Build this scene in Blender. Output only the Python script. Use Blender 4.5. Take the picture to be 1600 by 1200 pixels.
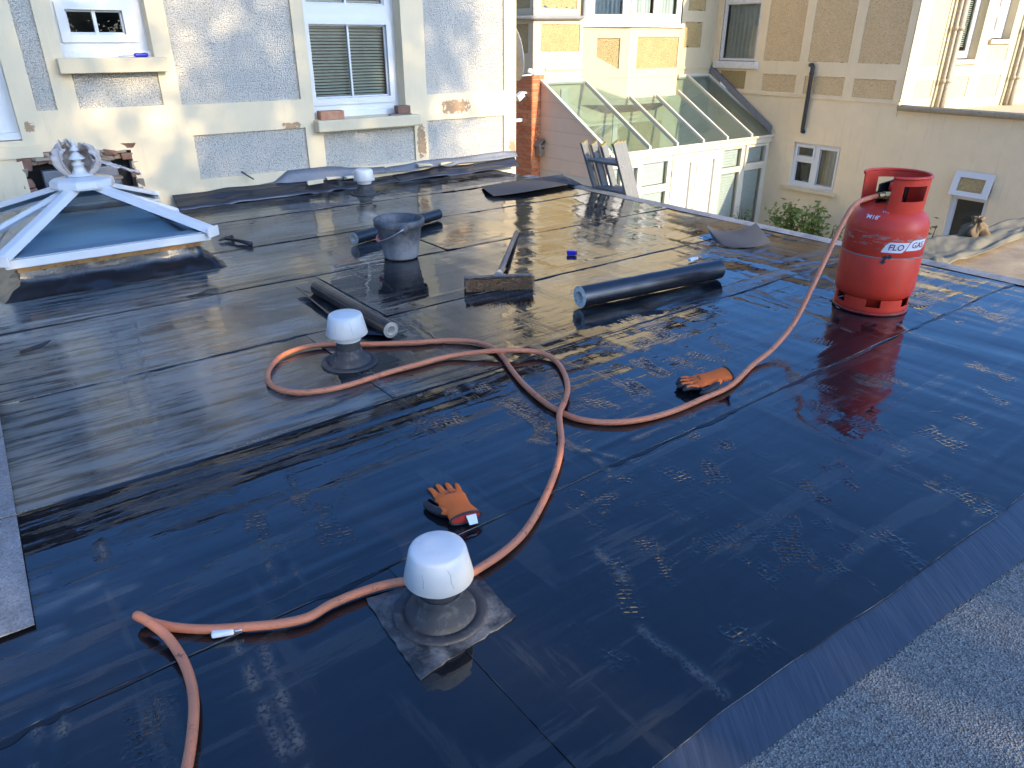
import bpy, math, random
import numpy as np
from mathutils import Vector, Matrix
random.seed(7); RNG = np.random.default_rng(7)
for o in list(bpy.data.objects): bpy.data.objects.remove(o)
SC = bpy.context.scene
COL = SC.collection
# ------------------------------------------------------------------ camera, sky, sun, exposure
FPX = 1125.0; PITCH = math.radians(25.5); CAMH = 1.05
cam = bpy.data.cameras.new('camera'); camo = bpy.data.objects.new('camera', cam); COL.objects.link(camo)
camo.location = (0, 0, CAMH); camo.rotation_euler = (math.radians(90) - PITCH, 0, 0)
cam.sensor_width = 36; cam.lens = 36 * FPX / 1600; cam.clip_start = .05; cam.clip_end = 500
SC.camera = camo
SUN_EL = math.radians(21); SUN_AZ = math.radians(-45)          # azimuth as an angle from +X
SDIR = np.array([math.cos(SUN_AZ) * math.cos(SUN_EL), math.sin(SUN_AZ) * math.cos(SUN_EL), math.sin(SUN_EL)])
world = bpy.data.worlds.new('World'); SC.world = world; world.use_nodes = True
wn = world.node_tree; wn.nodes.clear()
sky = wn.nodes.new('ShaderNodeTexSky'); sky.sky_type = 'NISHITA'; sky.sun_disc = False
sky.sun_elevation = SUN_EL; sky.sun_rotation = math.radians(90) - SUN_AZ
sky.altitude = 50; sky.air_density = 1.0; sky.dust_density = 3.5; sky.ozone_density = 10.0
bg = wn.nodes.new('ShaderNodeBackground'); bg.inputs['Strength'].default_value = .15
wo = wn.nodes.new('ShaderNodeOutputWorld')
wn.links.new(sky.outputs[0], bg.inputs[0]); wn.links.new(bg.outputs[0], wo.inputs[0])
sl = bpy.data.lights.new('sun', 'SUN'); sl.energy = 2.0; sl.angle = math.radians(.5); sl.color = (1, .82, .53)
so = bpy.data.objects.new('sun', sl); COL.objects.link(so)
so.rotation_euler = Vector(SDIR).to_track_quat('Z', 'Y').to_euler(); so.location = (10, -10, 8)
SC.view_settings.view_transform = 'Standard'; SC.view_settings.look = 'None'
SC.view_settings.exposure = 1.85; SC.view_settings.gamma = 1; SC.view_settings.use_curve_mapping = False
SC.render.engine = 'CYCLES'
SC.cycles.use_denoising = True; SC.cycles.max_bounces = 8; SC.cycles.transparent_max_bounces = 12
SC.cycles.caustics_reflective = False; SC.cycles.caustics_refractive = False
SC.cycles.sample_clamp_indirect = 8

# ------------------------------------------------------------------ measuring helpers (photo survey -> metres)
_c, _s = math.cos(PITCH), math.sin(PITCH)
CAMP = np.array([0, 0, CAMH])
def ray(x, y):
    X = (x - 800) / FPX; Y = (y - 600) / FPX
    return np.array([X, _c - Y * _s, -(_s + Y * _c)])
def onz(x, y, z=0.0):
    r = ray(x, y); return CAMP + r * ((z - CAMH) / r[2])
def onp(x, y, P, n):
    r = ray(x, y); return CAMP + r * (np.dot(P - CAMP, n) / np.dot(r, n))
def V3(*a): return np.array(a, float)
EA = math.radians(37.5)
E1 = V3(math.cos(EA), math.sin(EA), 0); E2 = V3(-math.sin(EA), math.cos(EA), 0); EZ = V3(0, 0, 1)
def E(a, b, z=0.0): return E1 * a + E2 * b + EZ * z
def toE(P): return float(P @ E1), float(P @ E2)
class Frame:
    def __init__(s, P, az, flip=False):
        a = math.radians(az); s.P = np.array(P, float)
        s.u = V3(math.cos(a), math.sin(a), 0); s.n = V3(math.sin(a), -math.cos(a), 0)
    def p(s, u, z, d=0.0): 
        q = s.P + s.u * u + s.n * d; return V3(q[0], q[1], z)
    def uz(s, x, y, d=0.0):
        q = onp(x, y, s.P + s.n * d, s.n); return float((q - s.P) @ s.u), float(q[2])

# ------------------------------------------------------------------ mesh + object helpers
class MB:
    def __init__(s): s.v = []; s.f = []; s.m = []; s.cur = 0
    def quadpts(s, pts):
        b = len(s.v); s.v += [tuple(map(float, p)) for p in pts]; s.f.append(tuple(range(b, b + len(pts)))); s.m.append(s.cur)
    def box8(s, c):
        b = len(s.v); s.v += [tuple(map(float, p)) for p in c]
        for q in ((0, 3, 2, 1), (4, 5, 6, 7), (0, 1, 5, 4), (1, 2, 6, 5), (2, 3, 7, 6), (3, 0, 4, 7)):
            s.f.append(tuple(b + i for i in q)); s.m.append(s.cur)
    def box(s, o, ax, ay, az):
        o, ax, ay, az = map(np.asarray, (o, ax, ay, az))
        s.box8([o, o + ax, o + ax + ay, o + ay, o + az, o + ax + az, o + ax + ay + az, o + ay + az])
    def cbox(s, c, ax, ay, az):
        s.box(np.asarray(c) - np.asarray(ax) / 2 - np.asarray(ay) / 2 - np.asarray(az) / 2, ax, ay, az)
    def fbox(s, F, u0, u1, z0, z1, d0, d1):
        s.box(F.p(u0, z0, d1), F.u * (u1 - u0), -F.n * (d1 - d0), EZ * (z1 - z0))
    def tube(s, pts, r, seg=10, cap=True):
        pts = [np.asarray(p, float) for p in pts]; n = len(pts)
        rs = r if hasattr(r, '__len__') else [r] * n
        t0 = pts[1] - pts[0]; t0 /= np.linalg.norm(t0)
        ref = V3(0, 0, 1) if abs(t0[2]) < .9 else V3(1, 0, 0)
        b = len(s.v); nx = np.cross(t0, ref); nx /= np.linalg.norm(nx)
        for i in range(n):
            t = pts[min(i + 1, n - 1)] - pts[max(i - 1, 0)]; t = t / (np.linalg.norm(t) + 1e-12)
            nx = nx - t * (nx @ t); nx /= (np.linalg.norm(nx) + 1e-12); ny = np.cross(t, nx)
            for k in range(seg):
                a = 2 * math.pi * k / seg
                s.v.append(tuple(pts[i] + rs[i] * (nx * math.cos(a) + ny * math.sin(a))))
        for i in range(n - 1):
            for k in range(seg):
                k2 = (k + 1) % seg
                s.f.append((b + i * seg + k, b + i * seg + k2, b + (i + 1) * seg + k2, b + (i + 1) * seg + k)); s.m.append(s.cur)
        if cap:
            s.f.append(tuple(b + k for k in range(seg))[::-1]); s.m.append(s.cur)
            s.f.append(tuple(b + (n - 1) * seg + k for k in range(seg))); s.m.append(s.cur)
    def lathe(s, prof, c=(0, 0, 0), seg=32, ax=None, capa=False, capb=False):
        c = np.asarray(c, float)
        if ax is None: X, Y, Z = V3(1, 0, 0), V3(0, 1, 0), V3(0, 0, 1)
        else:
            Z = np.asarray(ax, float); Z = Z / np.linalg.norm(Z)
            X = np.cross(Z, V3(0, 0, 1) if abs(Z[2]) < .9 else V3(1, 0, 0)); X /= np.linalg.norm(X); Y = np.cross(Z, X)
        b = len(s.v); n = len(prof)
        for (r, z) in prof:
            for k in range(seg):
                a = 2 * math.pi * k / seg
                s.v.append(tuple(c + X * (r * math.cos(a)) + Y * (r * math.sin(a)) + Z * z))
        for i in range(n - 1):
            for k in range(seg):
                k2 = (k + 1) % seg
                s.f.append((b + i * seg + k, b + i * seg + k2, b + (i + 1) * seg + k2, b + (i + 1) * seg + k)); s.m.append(s.cur)
        if capa: s.f.append(tuple(b + k for k in range(seg))[::-1]); s.m.append(s.cur)
        if capb: s.f.append(tuple(b + (n - 1) * seg + k for k in range(seg))); s.m.append(s.cur)
    def grid(s, P, closed=False):
        P = np.asarray(P, float); n, m = P.shape[:2]; b = len(s.v)
        s.v += [tuple(p) for p in P.reshape(-1, 3)]
        for i in range(n - 1):
            for j in range(m - 1):
                s.f.append((b + i * m + j, b + (i + 1) * m + j, b + (i + 1) * m + j + 1, b + i * m + j + 1)); s.m.append(s.cur)
    def sheet(s, P, th):
        """grid of points with a real thickness th (offset along the grid normals)"""
        P = np.asarray(P, float); n, m = P.shape[:2]
        du = np.gradient(P, axis=0); dv = np.gradient(P, axis=1); N = np.cross(du, dv); N /= (np.linalg.norm(N, axis=2, keepdims=True) + 1e-12)
        s.grid(P); b0 = len(s.v) - n * m; Q = P - N * th
        b1 = len(s.v); s.v += [tuple(p) for p in Q.reshape(-1, 3)]
        for i in range(n - 1):
            for j in range(m - 1):
                s.f.append((b1 + i * m + j, b1 + i * m + j + 1, b1 + (i + 1) * m + j + 1, b1 + (i + 1) * m + j)); s.m.append(s.cur)
        ring = [i * m for i in range(n)] + [(n - 1) * m + j for j in range(1, m)] + [i * m + m - 1 for i in range(n - 2, -1, -1)] + [j for j in range(m - 2, 0, -1)]
        for a, c in zip(ring, ring[1:] + ring[:1]):
            s.f.append((b0 + a, b1 + a, b1 + c, b0 + c)); s.m.append(s.cur)
    def holes(s, F, u0, u1, z0, z1, d, th, rects, back=False):
        """slab in the plane of F with rectangular openings and their reveals"""
        us = sorted({u0, u1} | {min(max(r[i], u0), u1) for r in rects for i in (0, 1)})
        zs = sorted({z0, z1} | {min(max(r[i], z0), z1) for r in rects for i in (2, 3)})
        ins = lambda a, b: any(r[0] - 1e-6 < a < r[1] + 1e-6 and r[2] - 1e-6 < b < r[3] + 1e-6 for r in rects)
        nu, nz = len(us) - 1, len(zs) - 1
        sol = [[not ins((us[i] + us[i + 1]) / 2, (zs[j] + zs[j + 1]) / 2) for j in range(nz)] for i in range(nu)]
        S = lambda i, j: 0 <= i < nu and 0 <= j < nz and sol[i][j]
        for i in range(nu):
            for j in range(nz):
                if not sol[i][j]: continue
                a, b, c, e = us[i], us[i + 1], zs[j], zs[j + 1]
                s.quadpts([F.p(a, c, d), F.p(b, c, d), F.p(b, e, d), F.p(a, e, d)])
                if back: s.quadpts([F.p(a, c, d - th), F.p(a, e, d - th), F.p(b, e, d - th), F.p(b, c, d - th)])
                if not S(i - 1, j): s.quadpts([F.p(a, c, d), F.p(a, e, d), F.p(a, e, d - th), F.p(a, c, d - th)])
                if not S(i + 1, j): s.quadpts([F.p(b, c, d), F.p(b, c, d - th), F.p(b, e, d - th), F.p(b, e, d)])
                if not S(i, j - 1): s.quadpts([F.p(a, c, d), F.p(a, c, d - th), F.p(b, c, d - th), F.p(b, c, d)])
                if not S(i, j + 1): s.quadpts([F.p(a, e, d), F.p(b, e, d), F.p(b, e, d - th), F.p(a, e, d - th)])
    def build(s, name, mats, parent=None, smooth=False, org=None, autos=None):
        me = bpy.data.meshes.new(name)
        o = np.zeros(3) if org is None else np.asarray(org, float)
        if parent is not None: o = np.array(parent.matrix_world.translation) if parent.get('_o') is None else np.array(parent['_o'])
        V = np.array(s.v, float).reshape(-1, 3) - o
        me.from_pydata(V.tolist(), [], s.f)
        mats = mats if isinstance(mats, (list, tuple)) else [mats]
        for m in mats: me.materials.append(m)
        if len(mats) > 1: me.polygons.foreach_set('material_index', s.m)
        if smooth: me.polygons.foreach_set('use_smooth', [True] * len(me.polygons))
        me.update(); ob = bpy.data.objects.new(name, me); COL.objects.link(ob)
        if parent is not None: ob.parent = parent
        else: ob.location = o
        ob['_o'] = [float(x) for x in o]
        if autos: smooth_angle(ob, autos)
        return ob
def smooth_angle(ob, deg):
    me = ob.data
    me.polygons.foreach_set('use_smooth', [True] * len(me.polygons))
    try: me.set_sharp_from_angle(angle=math.radians(deg))
    except Exception: pass
def bevel(ob, w, seg=2):
    m = ob.modifiers.new('bevel', 'BEVEL'); m.width = w; m.segments = seg; m.limit_method = 'ANGLE'; m.angle_limit = math.radians(40)
    return ob
def tag(o, label=None, cat=None, group=None, kind=None):
    if label: o['label'] = label
    if cat: o['category'] = cat
    if group: o['group'] = group
    if kind: o['kind'] = kind
    return o
def thing(name, label, cat, loc=(0, 0, 0), group=None, kind=None):
    o = bpy.data.objects.new(name, None); COL.objects.link(o); o.location = tuple(map(float, loc)); o.empty_display_size = .1
    o['_o'] = [float(x) for x in loc]
    return tag(o, label, cat, group, kind)
def copy_tree(o, parent=None):
    c = o.copy(); COL.objects.link(c)
    if parent is not None: c.parent = parent
    for ch in list(o.children): copy_tree(ch, c)
    return c
def vnoise(x, y, seed):
    r = np.random.default_rng(seed); T = r.random((64, 64))
    xi = np.floor(x).astype(int); yi = np.floor(y).astype(int); fx = x - xi; fy = y - yi
    fx = fx * fx * (3 - 2 * fx); fy = fy * fy * (3 - 2 * fy)
    g = lambda i, j: T[i % 64, j % 64]
    return (g(xi, yi) * (1 - fx) + g(xi + 1, yi) * fx) * (1 - fy) + (g(xi, yi + 1) * (1 - fx) + g(xi + 1, yi + 1) * fx) * fy - .5

# ------------------------------------------------------------------ materials
class NT:
    def __init__(s, name):
        s.m = bpy.data.materials.new(name); s.m.use_nodes = True; s.t = s.m.node_tree; s.t.nodes.clear()
        s.out = s.N('ShaderNodeOutputMaterial'); s.b = s.N('ShaderNodeBsdfPrincipled'); s.L(s.b.outputs[0], s.out.inputs[0])
        s.co = s.N('ShaderNodeTexCoord').outputs['Object']
    def N(s, t, **k):
        n = s.t.nodes.new(t)
        for a, b in k.items(): setattr(n, a, b)
        return n
    def L(s, a, b): s.t.links.new(a, b)
    def put(s, i, v):
        if hasattr(v, 'is_output'): s.L(v, i)
        elif isinstance(v, (tuple, list)) and len(v) == 3 and i.type == 'RGBA': i.default_value = (*v, 1)
        else: i.default_value = v
    def mapping(s, scale=(1, 1, 1), rot=(0, 0, 0), co=None, loc=(0, 0, 0)):
        n = s.N('ShaderNodeMapping'); s.L(co or s.co, n.inputs[0]); n.inputs['Scale'].default_value = scale; n.inputs['Rotation'].default_value = rot; n.inputs['Location'].default_value = loc
        return n.outputs[0]
    def noise(s, sc, det=4, rough=.6, co=None, dist=0):
        n = s.N('ShaderNodeTexNoise'); s.L(co or s.co, n.inputs['Vector']); n.inputs['Scale'].default_value = sc; n.inputs['Detail'].default_value = det; n.inputs['Roughness'].default_value = rough; n.inputs['Distortion'].default_value = dist
        return n.outputs[0]
    def vor(s, sc, feat='F1', co=None, out=0, rnd=1):
        n = s.N('ShaderNodeTexVoronoi', feature=feat); s.L(co or s.co, n.inputs['Vector']); n.inputs['Scale'].default_value = sc; n.inputs['Randomness'].default_value = rnd
        return n.outputs[out]
    def ramp(s, v, *st):
        n = s.N('ShaderNodeValToRGB'); s.L(v, n.inputs[0]); e = n.color_ramp.elements
        while len(e) < len(st): e.new(.5)
        for i, (p, c) in enumerate(st):
            e[i].position = p; e[i].color = (c, c, c, 1) if not isinstance(c, (tuple, list)) else (*c, 1)
        return n.outputs[0]
    def mix(s, f, a, b, bl='MIX'):
        n = s.N('ShaderNodeMix', data_type='RGBA', blend_type=bl); s.put(n.inputs[0], f); s.put(n.inputs[6], a); s.put(n.inputs[7], b); return n.outputs[2]
    def math(s, op, a, b=0.0, c=0.0):
        n = s.N('ShaderNodeMath', operation=op); s.put(n.inputs[0], a); s.put(n.inputs[1], b); s.put(n.inputs[2], c); return n.outputs[0]
    def bump(s, h, st=.5, dist=.01, nrm=None):
        n = s.N('ShaderNodeBump'); s.L(h, n.inputs['Height']); s.put(n.inputs['Strength'], st); n.inputs['Distance'].default_value = dist
        if nrm: s.L(nrm, n.inputs['Normal'])
        s.L(n.outputs[0], s.b.inputs['Normal']); return n.outputs[0]
    def set(s, **k):
        for a, v in k.items(): s.put(s.b.inputs[{'col': 'Base Color', 'rough': 'Roughness', 'metal': 'Metallic', 'spec': 'Specular IOR Level', 'ior': 'IOR', 'coat': 'Coat Weight', 'coatr': 'Coat Roughness', 'trans': 'Transmission Weight', 'alpha': 'Alpha'}[a]], v)
        return s
def plain(name, col, rough=.5, metal=0, var=.18, sc=9, bump=0, bsc=60, spec=.5, dirt=0, dcol=(.12, .10, .08)):
    t = NT(name); n = t.noise(sc, 5, .65)
    dk = tuple(c * (1 - var) for c in col); lt = tuple(min(1, c * (1 + var * .6)) for c in col)
    c = t.mix(n, dk, lt)
    if dirt:
        d = t.ramp(t.noise(sc * 2.3, 6, .7), (.52, 0), (.70, dirt)); c = t.mix(d, c, dcol)
    t.set(col=c, rough=t.math('MULTIPLY_ADD', n, .25, rough - .12), metal=metal, spec=spec)
    if bump: t.bump(t.noise(bsc, 4, .6), bump, .004)
    return t.m
M = {}
# bitumen membrane, wet: glossy film broken by fine relief and drier, duller areas
def felt_mat(name, dull=0.0, tint=(.008, .009, .011), feet=True):
    t = NT(name)
    gco = t.mapping((1, 1, 1), (0, 0, -EA))                                 # along / across the seams
    streak = t.noise(1, 2, .5, t.mapping((2.6, 22, 1), co=gco)); streak6 = t.noise(1, 6, .66, t.mapping((3.0, 26, 1), co=gco))            # torch marks run along the sheet
    cross = t.noise(1, 2, .5, t.mapping((15, 2.0, 1), co=gco))
    fine = t.noise(150, 4, .65); mid = t.noise(30, 2, .5)
    big = t.noise(1.4, 5, .62)
    dry = t.ramp(t.math('ADD', t.math('MULTIPLY', big, .55), t.math('MULTIPLY', streak6, .45)), (.515, 0), (.565, 1))
    wear = t.N('ShaderNodeAttribute', attribute_name='wear').outputs['Fac'] if feet else 0.0
    h = t.math('ADD', t.math('MULTIPLY', streak, .62), t.math('MULTIPLY', cross, .55))
    h = t.math('ADD', h, t.math('MULTIPLY', mid, t.math('MULTIPLY_ADD', dry, .12, .16)))
    h = t.math('ADD', h, t.math('MULTIPLY', fine, t.math('MULTIPLY_ADD', dry, .05, .0)))
    scuff = t.ramp(t.noise(1, 5, .62, t.mapping((1.3, 10, 1), co=gco, loc=(3, 7, 0))), (.56, 0), (.60, 1))
    scuff2 = t.ramp(t.noise(1, 5, .62, t.mapping((9, 1.1, 1), co=gco, loc=(1, 2, 0))), (.585, 0), (.63, 1))
    sc_ = t.math('MAXIMUM', scuff, t.math('MULTIPLY', scuff2, .8))
    h = t.math('ADD', h, t.math('MULTIPLY', t.math('MULTIPLY', t.noise(1, 4, .7, t.mapping((150, 60, 1), co=gco)), sc_), .34))
    lines = t.ramp(t.noise(1, 3, .5, t.mapping((2.2, 120, 1), (0, 0, .5))), (.66, 0), (.74, 1))
    h = t.math('ADD', h, t.math('MULTIPLY', lines, t.math('MULTIPLY', dry, .16)))
    if feet:
        a = t.N('ShaderNodeAttribute', attribute_name='foot'); sx = t.N('ShaderNodeSeparateXYZ'); t.L(a.outputs['Vector'], sx.inputs[0])
        cb = t.N('ShaderNodeCombineXYZ'); t.L(sx.outputs[0], cb.inputs[0]); t.L(sx.outputs[1], cb.inputs[1])
        cell = t.vor(1.0, 'DISTANCE_TO_EDGE', cb.outputs[0], 0, .35)
        ridge = t.ramp(cell, (.0, 1), (.28, 0))
        brk = t.ramp(t.noise(38, 3, .6), (.38, 0), (.55, 1))
        h = t.math('ADD', h, t.math('MULTIPLY', t.math('MULTIPLY', ridge, brk), t.math('MULTIPLY', sx.outputs[2], 1.0)))
    dust = t.ramp(t.noise(260, 2, .5), (.70, 0), (.78, 1)); dmask = t.ramp(t.noise(5, 4, .7), (.5, 0), (.68, 1))
    col = t.mix(t.math('MULTIPLY', t.math('MULTIPLY', dust, dmask), .3), tint, (.16, .15, .13))
    col = t.mix(t.math('MULTIPLY', sc_, .35), col, (.06, .055, .045))
    col = t.mix(t.math('MULTIPLY', dry, .09), col, (.035, .034, .034))
    wg = t.math('MULTIPLY', wear, t.math('MULTIPLY_ADD', t.ramp(streak6, (.42, 0), (.54, 1)), .75, .25))
    col = t.mix(wg, col, (.135, .148, .142))
    r = t.math('MULTIPLY_ADD', dry, .05, .008 + dull)
    r = t.math('ADD', r, t.math('MULTIPLY', mid, .025))
    crust = t.N('ShaderNodeAttribute', attribute_name='crust').outputs['Fac'] if feet else 0.0
    ckm = t.math('MULTIPLY', crust, t.ramp(t.noise(120, 4, .7), (.40, 0), (.55, 1)))
    col = t.mix(t.math('MULTIPLY', ckm, .6), col, (.15, .135, .11)); r = t.math('MULTIPLY_ADD', ckm, .5, r); h = t.math('ADD', h, t.math('MULTIPLY', ckm, .3))
    r = t.math('MULTIPLY_ADD', wear, .13, r)
    t.set(col=col, rough=r, ior=1.54, spec=.5, coat=.05, coatr=.04)
    t.bump(h, .5, .0028)
    return t.m
M['felt'] = felt_mat('wet_bitumen_felt')
M['felt_dull'] = felt_mat('dull_bitumen_felt', .10, (.03, .03, .033), False)
M['felt_roll'] = plain('felt_roll_black', (.016, .017, .02), .20, 0, .3, 20, .12, 180, .6)
t = NT('mineral_felt'); n1 = t.vor(260, 'F1', None, 1); n2 = t.noise(3, 4, .6)
c = t.mix(t.N('ShaderNodeRGBToBW').outputs[0], (0, 0, 0), (0, 0, 0))
bw = t.N('ShaderNodeRGBToBW'); t.L(n1, bw.inputs[0])
c = t.mix(t.ramp(bw.outputs[0], (.1, 0), (.9, 1)), (.08, .075, .066), (.42, .38, .31)); c = t.mix(t.math('MULTIPLY', n2, .5), c, (.09, .09, .095))
t.set(col=c, rough=.82); t.bump(t.vor(260), 1.0, .005); M['mineral'] = t.m
t = NT('mineral_felt_dark'); bw = t.N('ShaderNodeRGBToBW'); t.L(t.vor(300, 'F1', None, 1), bw.inputs[0])
c = t.mix(bw.outputs[0], (.14, .14, .14), (.36, .36, .35)); c = t.mix(t.ramp(t.noise(7, 5, .7), (.4, 0), (.7, .6)), c, (.035, .037, .045))
t.set(col=c, rough=t.ramp(t.noise(12, 4), (.35, .35), (.6, .7))); t.bump(t.vor(300), .6, .004); M['verge'] = t.m
t = NT('selvedge_film'); g = t.noise(1, 3, .6, t.mapping((90, 6, 1), (0, 0, -EA + .1)))
t.set(col=t.mix(g, (.015, .018, .024), (.09, .10, .12)), rough=.38); t.bump(g, .4, .004); M['selvedge'] = t.m
t = NT('felt_cut_edge'); n = t.noise(5, 5, .7)
t.set(col=t.mix(t.ramp(n, (.45, 0), (.62, 1)), (.012, .012, .013), (.26, .245, .22)), rough=.7); M['felt_edge'] = t.m
t = NT('tan_mineral'); n = t.noise(2.2, 6, .7); bw = t.N('ShaderNodeRGBToBW'); t.L(t.vor(380, 'F1', None, 1), bw.inputs[0])
c = t.mix(t.ramp(n, (.42, 0), (.62, 1)), (.34, .23, .125), (.58, .42, .225)); c = t.mix(t.math('MULTIPLY', bw.outputs[0], .4), c, (.12, .09, .065))
t.set(col=c, rough=.9); t.bump(t.vor(380), .5, .003); M['tan'] = t.m
M['tarp'] = plain('tarpaulin', (.20, .165, .095), .75, 0, .3, 8, .3, 120)
# rendered walls
def render_mat(name, col, spots=(), F=None, bumpst=.25, dirt=.25, specks=False):
    t = NT(name); n = t.noise(3.0, 6, .65)
    c = t.mix(n, tuple(x * .86 for x in col), tuple(min(1, x * 1.08) for x in col))
    sv = t.noise(1, 5, .7, t.mapping((14, 14, 1.2)))
    c = t.mix(t.ramp(sv, (.55, 0), (.78, dirt)), c, (.34, .30, .22))
    edge = t.noise(34, 6, .72); tot = None
    for (P, ru, rz) in spots:
        d = t.N('ShaderNodeVectorMath', operation='SUBTRACT'); t.L(t.co, d.inputs[0]); d.inputs[1].default_value = tuple(np.array(P) - F.p(0, 0))
        a = t.N('ShaderNodeVectorMath', operation='DOT_PRODUCT'); t.L(d.outputs[0], a.inputs[0]); a.inputs[1].default_value = tuple(F.u / ru)
        b = t.N('ShaderNodeVectorMath', operation='DOT_PRODUCT'); t.L(d.outputs[0], b.inputs[0]); b.inputs[1].default_value = (0, 0, 1 / rz)
        q = t.math('ADD', t.math('POWER', t.math('ABSOLUTE', a.outputs['Value']), 4), t.math('POWER', t.math('ABSOLUTE', b.outputs['Value']), 4))
        k = t.math('SUBTRACT', 1.0, q); tot = k if tot is None else t.math('MAXIMUM', tot, k)
    h = t.noise(90, 4, .6)
    if tot is not None:
        m = t.ramp(t.math('ADD', t.math('MULTIPLY', t.math('MAXIMUM', tot, 0.0), .20), t.math('MULTIPLY', edge, .8)), (.515, 0), (.525, 1))
        m = t.math('MULTIPLY', m, t.ramp(tot, (.0, 0), (.05, 1)))
        c = t.mix(m, c, t.mix(t.noise(20, 4), (.30, .17, .08), (.44, .30, .18)))
        h = t.math('SUBTRACT', h, t.math('MULTIPLY', m, .8))
    t.set(col=c, rough=.85, spec=.25); t.bump(h, bumpst, .006); return t.m
def pebble(name, light, dark, sc, thr=.52, st=1.0, warm=None):
    t = NT(name); v = t.vor(sc, 'F1'); n = t.noise(sc * .8, 4, .7); b = t.noise(4, 4, .6)
    k = t.ramp(t.math('ADD', t.math('MULTIPLY', v, .5), t.math('MULTIPLY', n, .5)), (thr - .08, 0), (thr + .12, 1))
    c = t.mix(k, light, dark)
    if warm: 
        bw = t.N('ShaderNodeRGBToBW'); t.L(t.vor(sc * 1.3, 'F1', None, 1), bw.inputs[0]); c = t.mix(t.math('MULTIPLY', bw.outputs[0], .7), c, warm)
    c = t.mix(t.ramp(b, (.45, 0), (.75, .35)), c, tuple(x * .75 for x in light))
    t.set(col=c, rough=.9, spec=.2); t.bump(t.math('SUBTRACT', n, v), st, .012); return t.m
M['pebble'] = pebble('white_pebbledash', (.92, .84, .69), (.50, .45, .37), 140, .575, 1.2)
M['gold'] = pebble('gold_pebbledash', (.46, .33, .14), (.22, .15, .055), 70, .55, 1.0, (.58, .44, .22))
M['buff'] = pebble('buff_pebbledash', (.80, .56, .28), (.46, .30, .15), 70, .54, 1.0, (.86, .64, .36))
M['pvc'] = plain('white_upvc', (.66, .65, .62), .32, 0, .06, 4)
M['pvc_old'] = plain('weathered_white_paint', (.72, .69, .62), .55, 0, .15, 10, .2, 40, .4, .5, (.33, .27, .2))
M['cream_trim'] = plain('cream_stone', (.66, .54, .34), .8, 0, .15, 8, .25, 70)
M['brick'] = None
def brick_mat(name, a, b, c3):
    t = NT(name); oi = t.N('ShaderNodeObjectInfo'); c = t.mix(oi.outputs['Random'], a, b); n = t.noise(30, 5, .7)
    c = t.mix(t.ramp(n, (.4, 0), (.7, .7)), c, c3); t.set(col=c, rough=.9, spec=.2); t.bump(t.noise(90, 4), .5, .004); return t.m
M['brick'] = brick_mat('red_brick', (.46, .13, .05), (.60, .24, .10), (.28, .09, .045))
M['mortar'] = plain('mortar', (.50, .42, .32), .95, 0, .2, 30, .4, 100)
M['brick2'] = brick_mat('loose_brick', (.40, .15, .07), (.48, .20, .10), (.52, .36, .24))
def glass_mat(name, tint, refl=1.0, rough=0.0):
    t = NT(name); t.t.nodes.remove(t.b)
    tr = t.N('ShaderNodeBsdfTransparent'); tr.inputs[0].default_value = (*tint, 1)
    gl = t.N('ShaderNodeBsdfGlossy'); gl.inputs['Roughness'].default_value = rough; gl.inputs[0].default_value = (refl, refl, refl, 1)
    fr = t.N('ShaderNodeFresnel'); fr.inputs[0].default_value = 1.5
    mx = t.N('ShaderNodeMixShader'); t.L(fr.outputs[0], mx.inputs[0]); t.L(tr.outputs[0], mx.inputs[1]); t.L(gl.outputs[0], mx.inputs[2]); t.L(mx.outputs[0], t.out.inputs[0]); return t.m
M['glass'] = glass_mat('window_glass', (.80, .86, .84))
t = NT('grimy_roof_glass'); t.t.nodes.remove(t.b); tr = t.N('ShaderNodeBsdfTransparent'); tr.inputs[0].default_value = (.70, .90, .89, 1)
gl = t.N('ShaderNodeBsdfGlossy'); gl.inputs['Roughness'].default_value = .01; df = t.N('ShaderNodeBsdfDiffuse'); df.inputs[0].default_value = (.50, .62, .56, 1)
fr = t.N('ShaderNodeFresnel'); fr.inputs[0].default_value = 1.55; m1 = t.N('ShaderNodeMixShader'); t.L(t.math('MULTIPLY_ADD', t.noise(5, 5, .7), .12, .03), m1.inputs[0]); t.L(tr.outputs[0], m1.inputs[1]); t.L(df.outputs[0], m1.inputs[2])
mx = t.N('ShaderNodeMixShader'); t.L(fr.outputs[0], mx.inputs[0]); t.L(m1.outputs[0], mx.inputs[1]); t.L(gl.outputs[0], mx.inputs[2]); t.L(mx.outputs[0], t.out.inputs[0]); M['glass_green'] = t.m
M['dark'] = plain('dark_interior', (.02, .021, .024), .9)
M['room'] = plain('dim_room', (.16, .15, .13), .9)
M['blind'] = plain('blind_slat', (.50, .53, .46), .45, 0, .08)
M['net'] = plain('net_curtain', (.60, .62, .60), .9, 0, .25, 14)
M['curtain'] = plain('curtain_fabric', (.55, .50, .36), .9, 0, .3, 12)
M['lead'] = plain('lead_sheet', (.16, .165, .175), .55, .35, .35, 14, .3, 40, .5, .4, (.30, .28, .25))
M['pipe_dark'] = plain('dark_pipe', (.035, .032, .03), .45, 0, .3, 14)
M['pipe_beige'] = plain('painted_pipe', (.36, .30, .20), .55, 0, .3, 12, .2, 60, .4, .7, (.16, .10, .06))
M['pipe_grey'] = plain('grey_pipe', (.24, .23, .21), .5, 0, .25, 14)
M['vent_white'] = plain('white_plastic_cap', (.66, .645, .60), .38, 0, .07, 12, .03, 90, .5, .25, (.45, .45, .43))
M['vent_grey'] = plain('grey_plastic_pipe', (.038, .038, .039), .7, 0, .4, 22, .1, 80, .5, .55, (.15, .14, .13))
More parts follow.
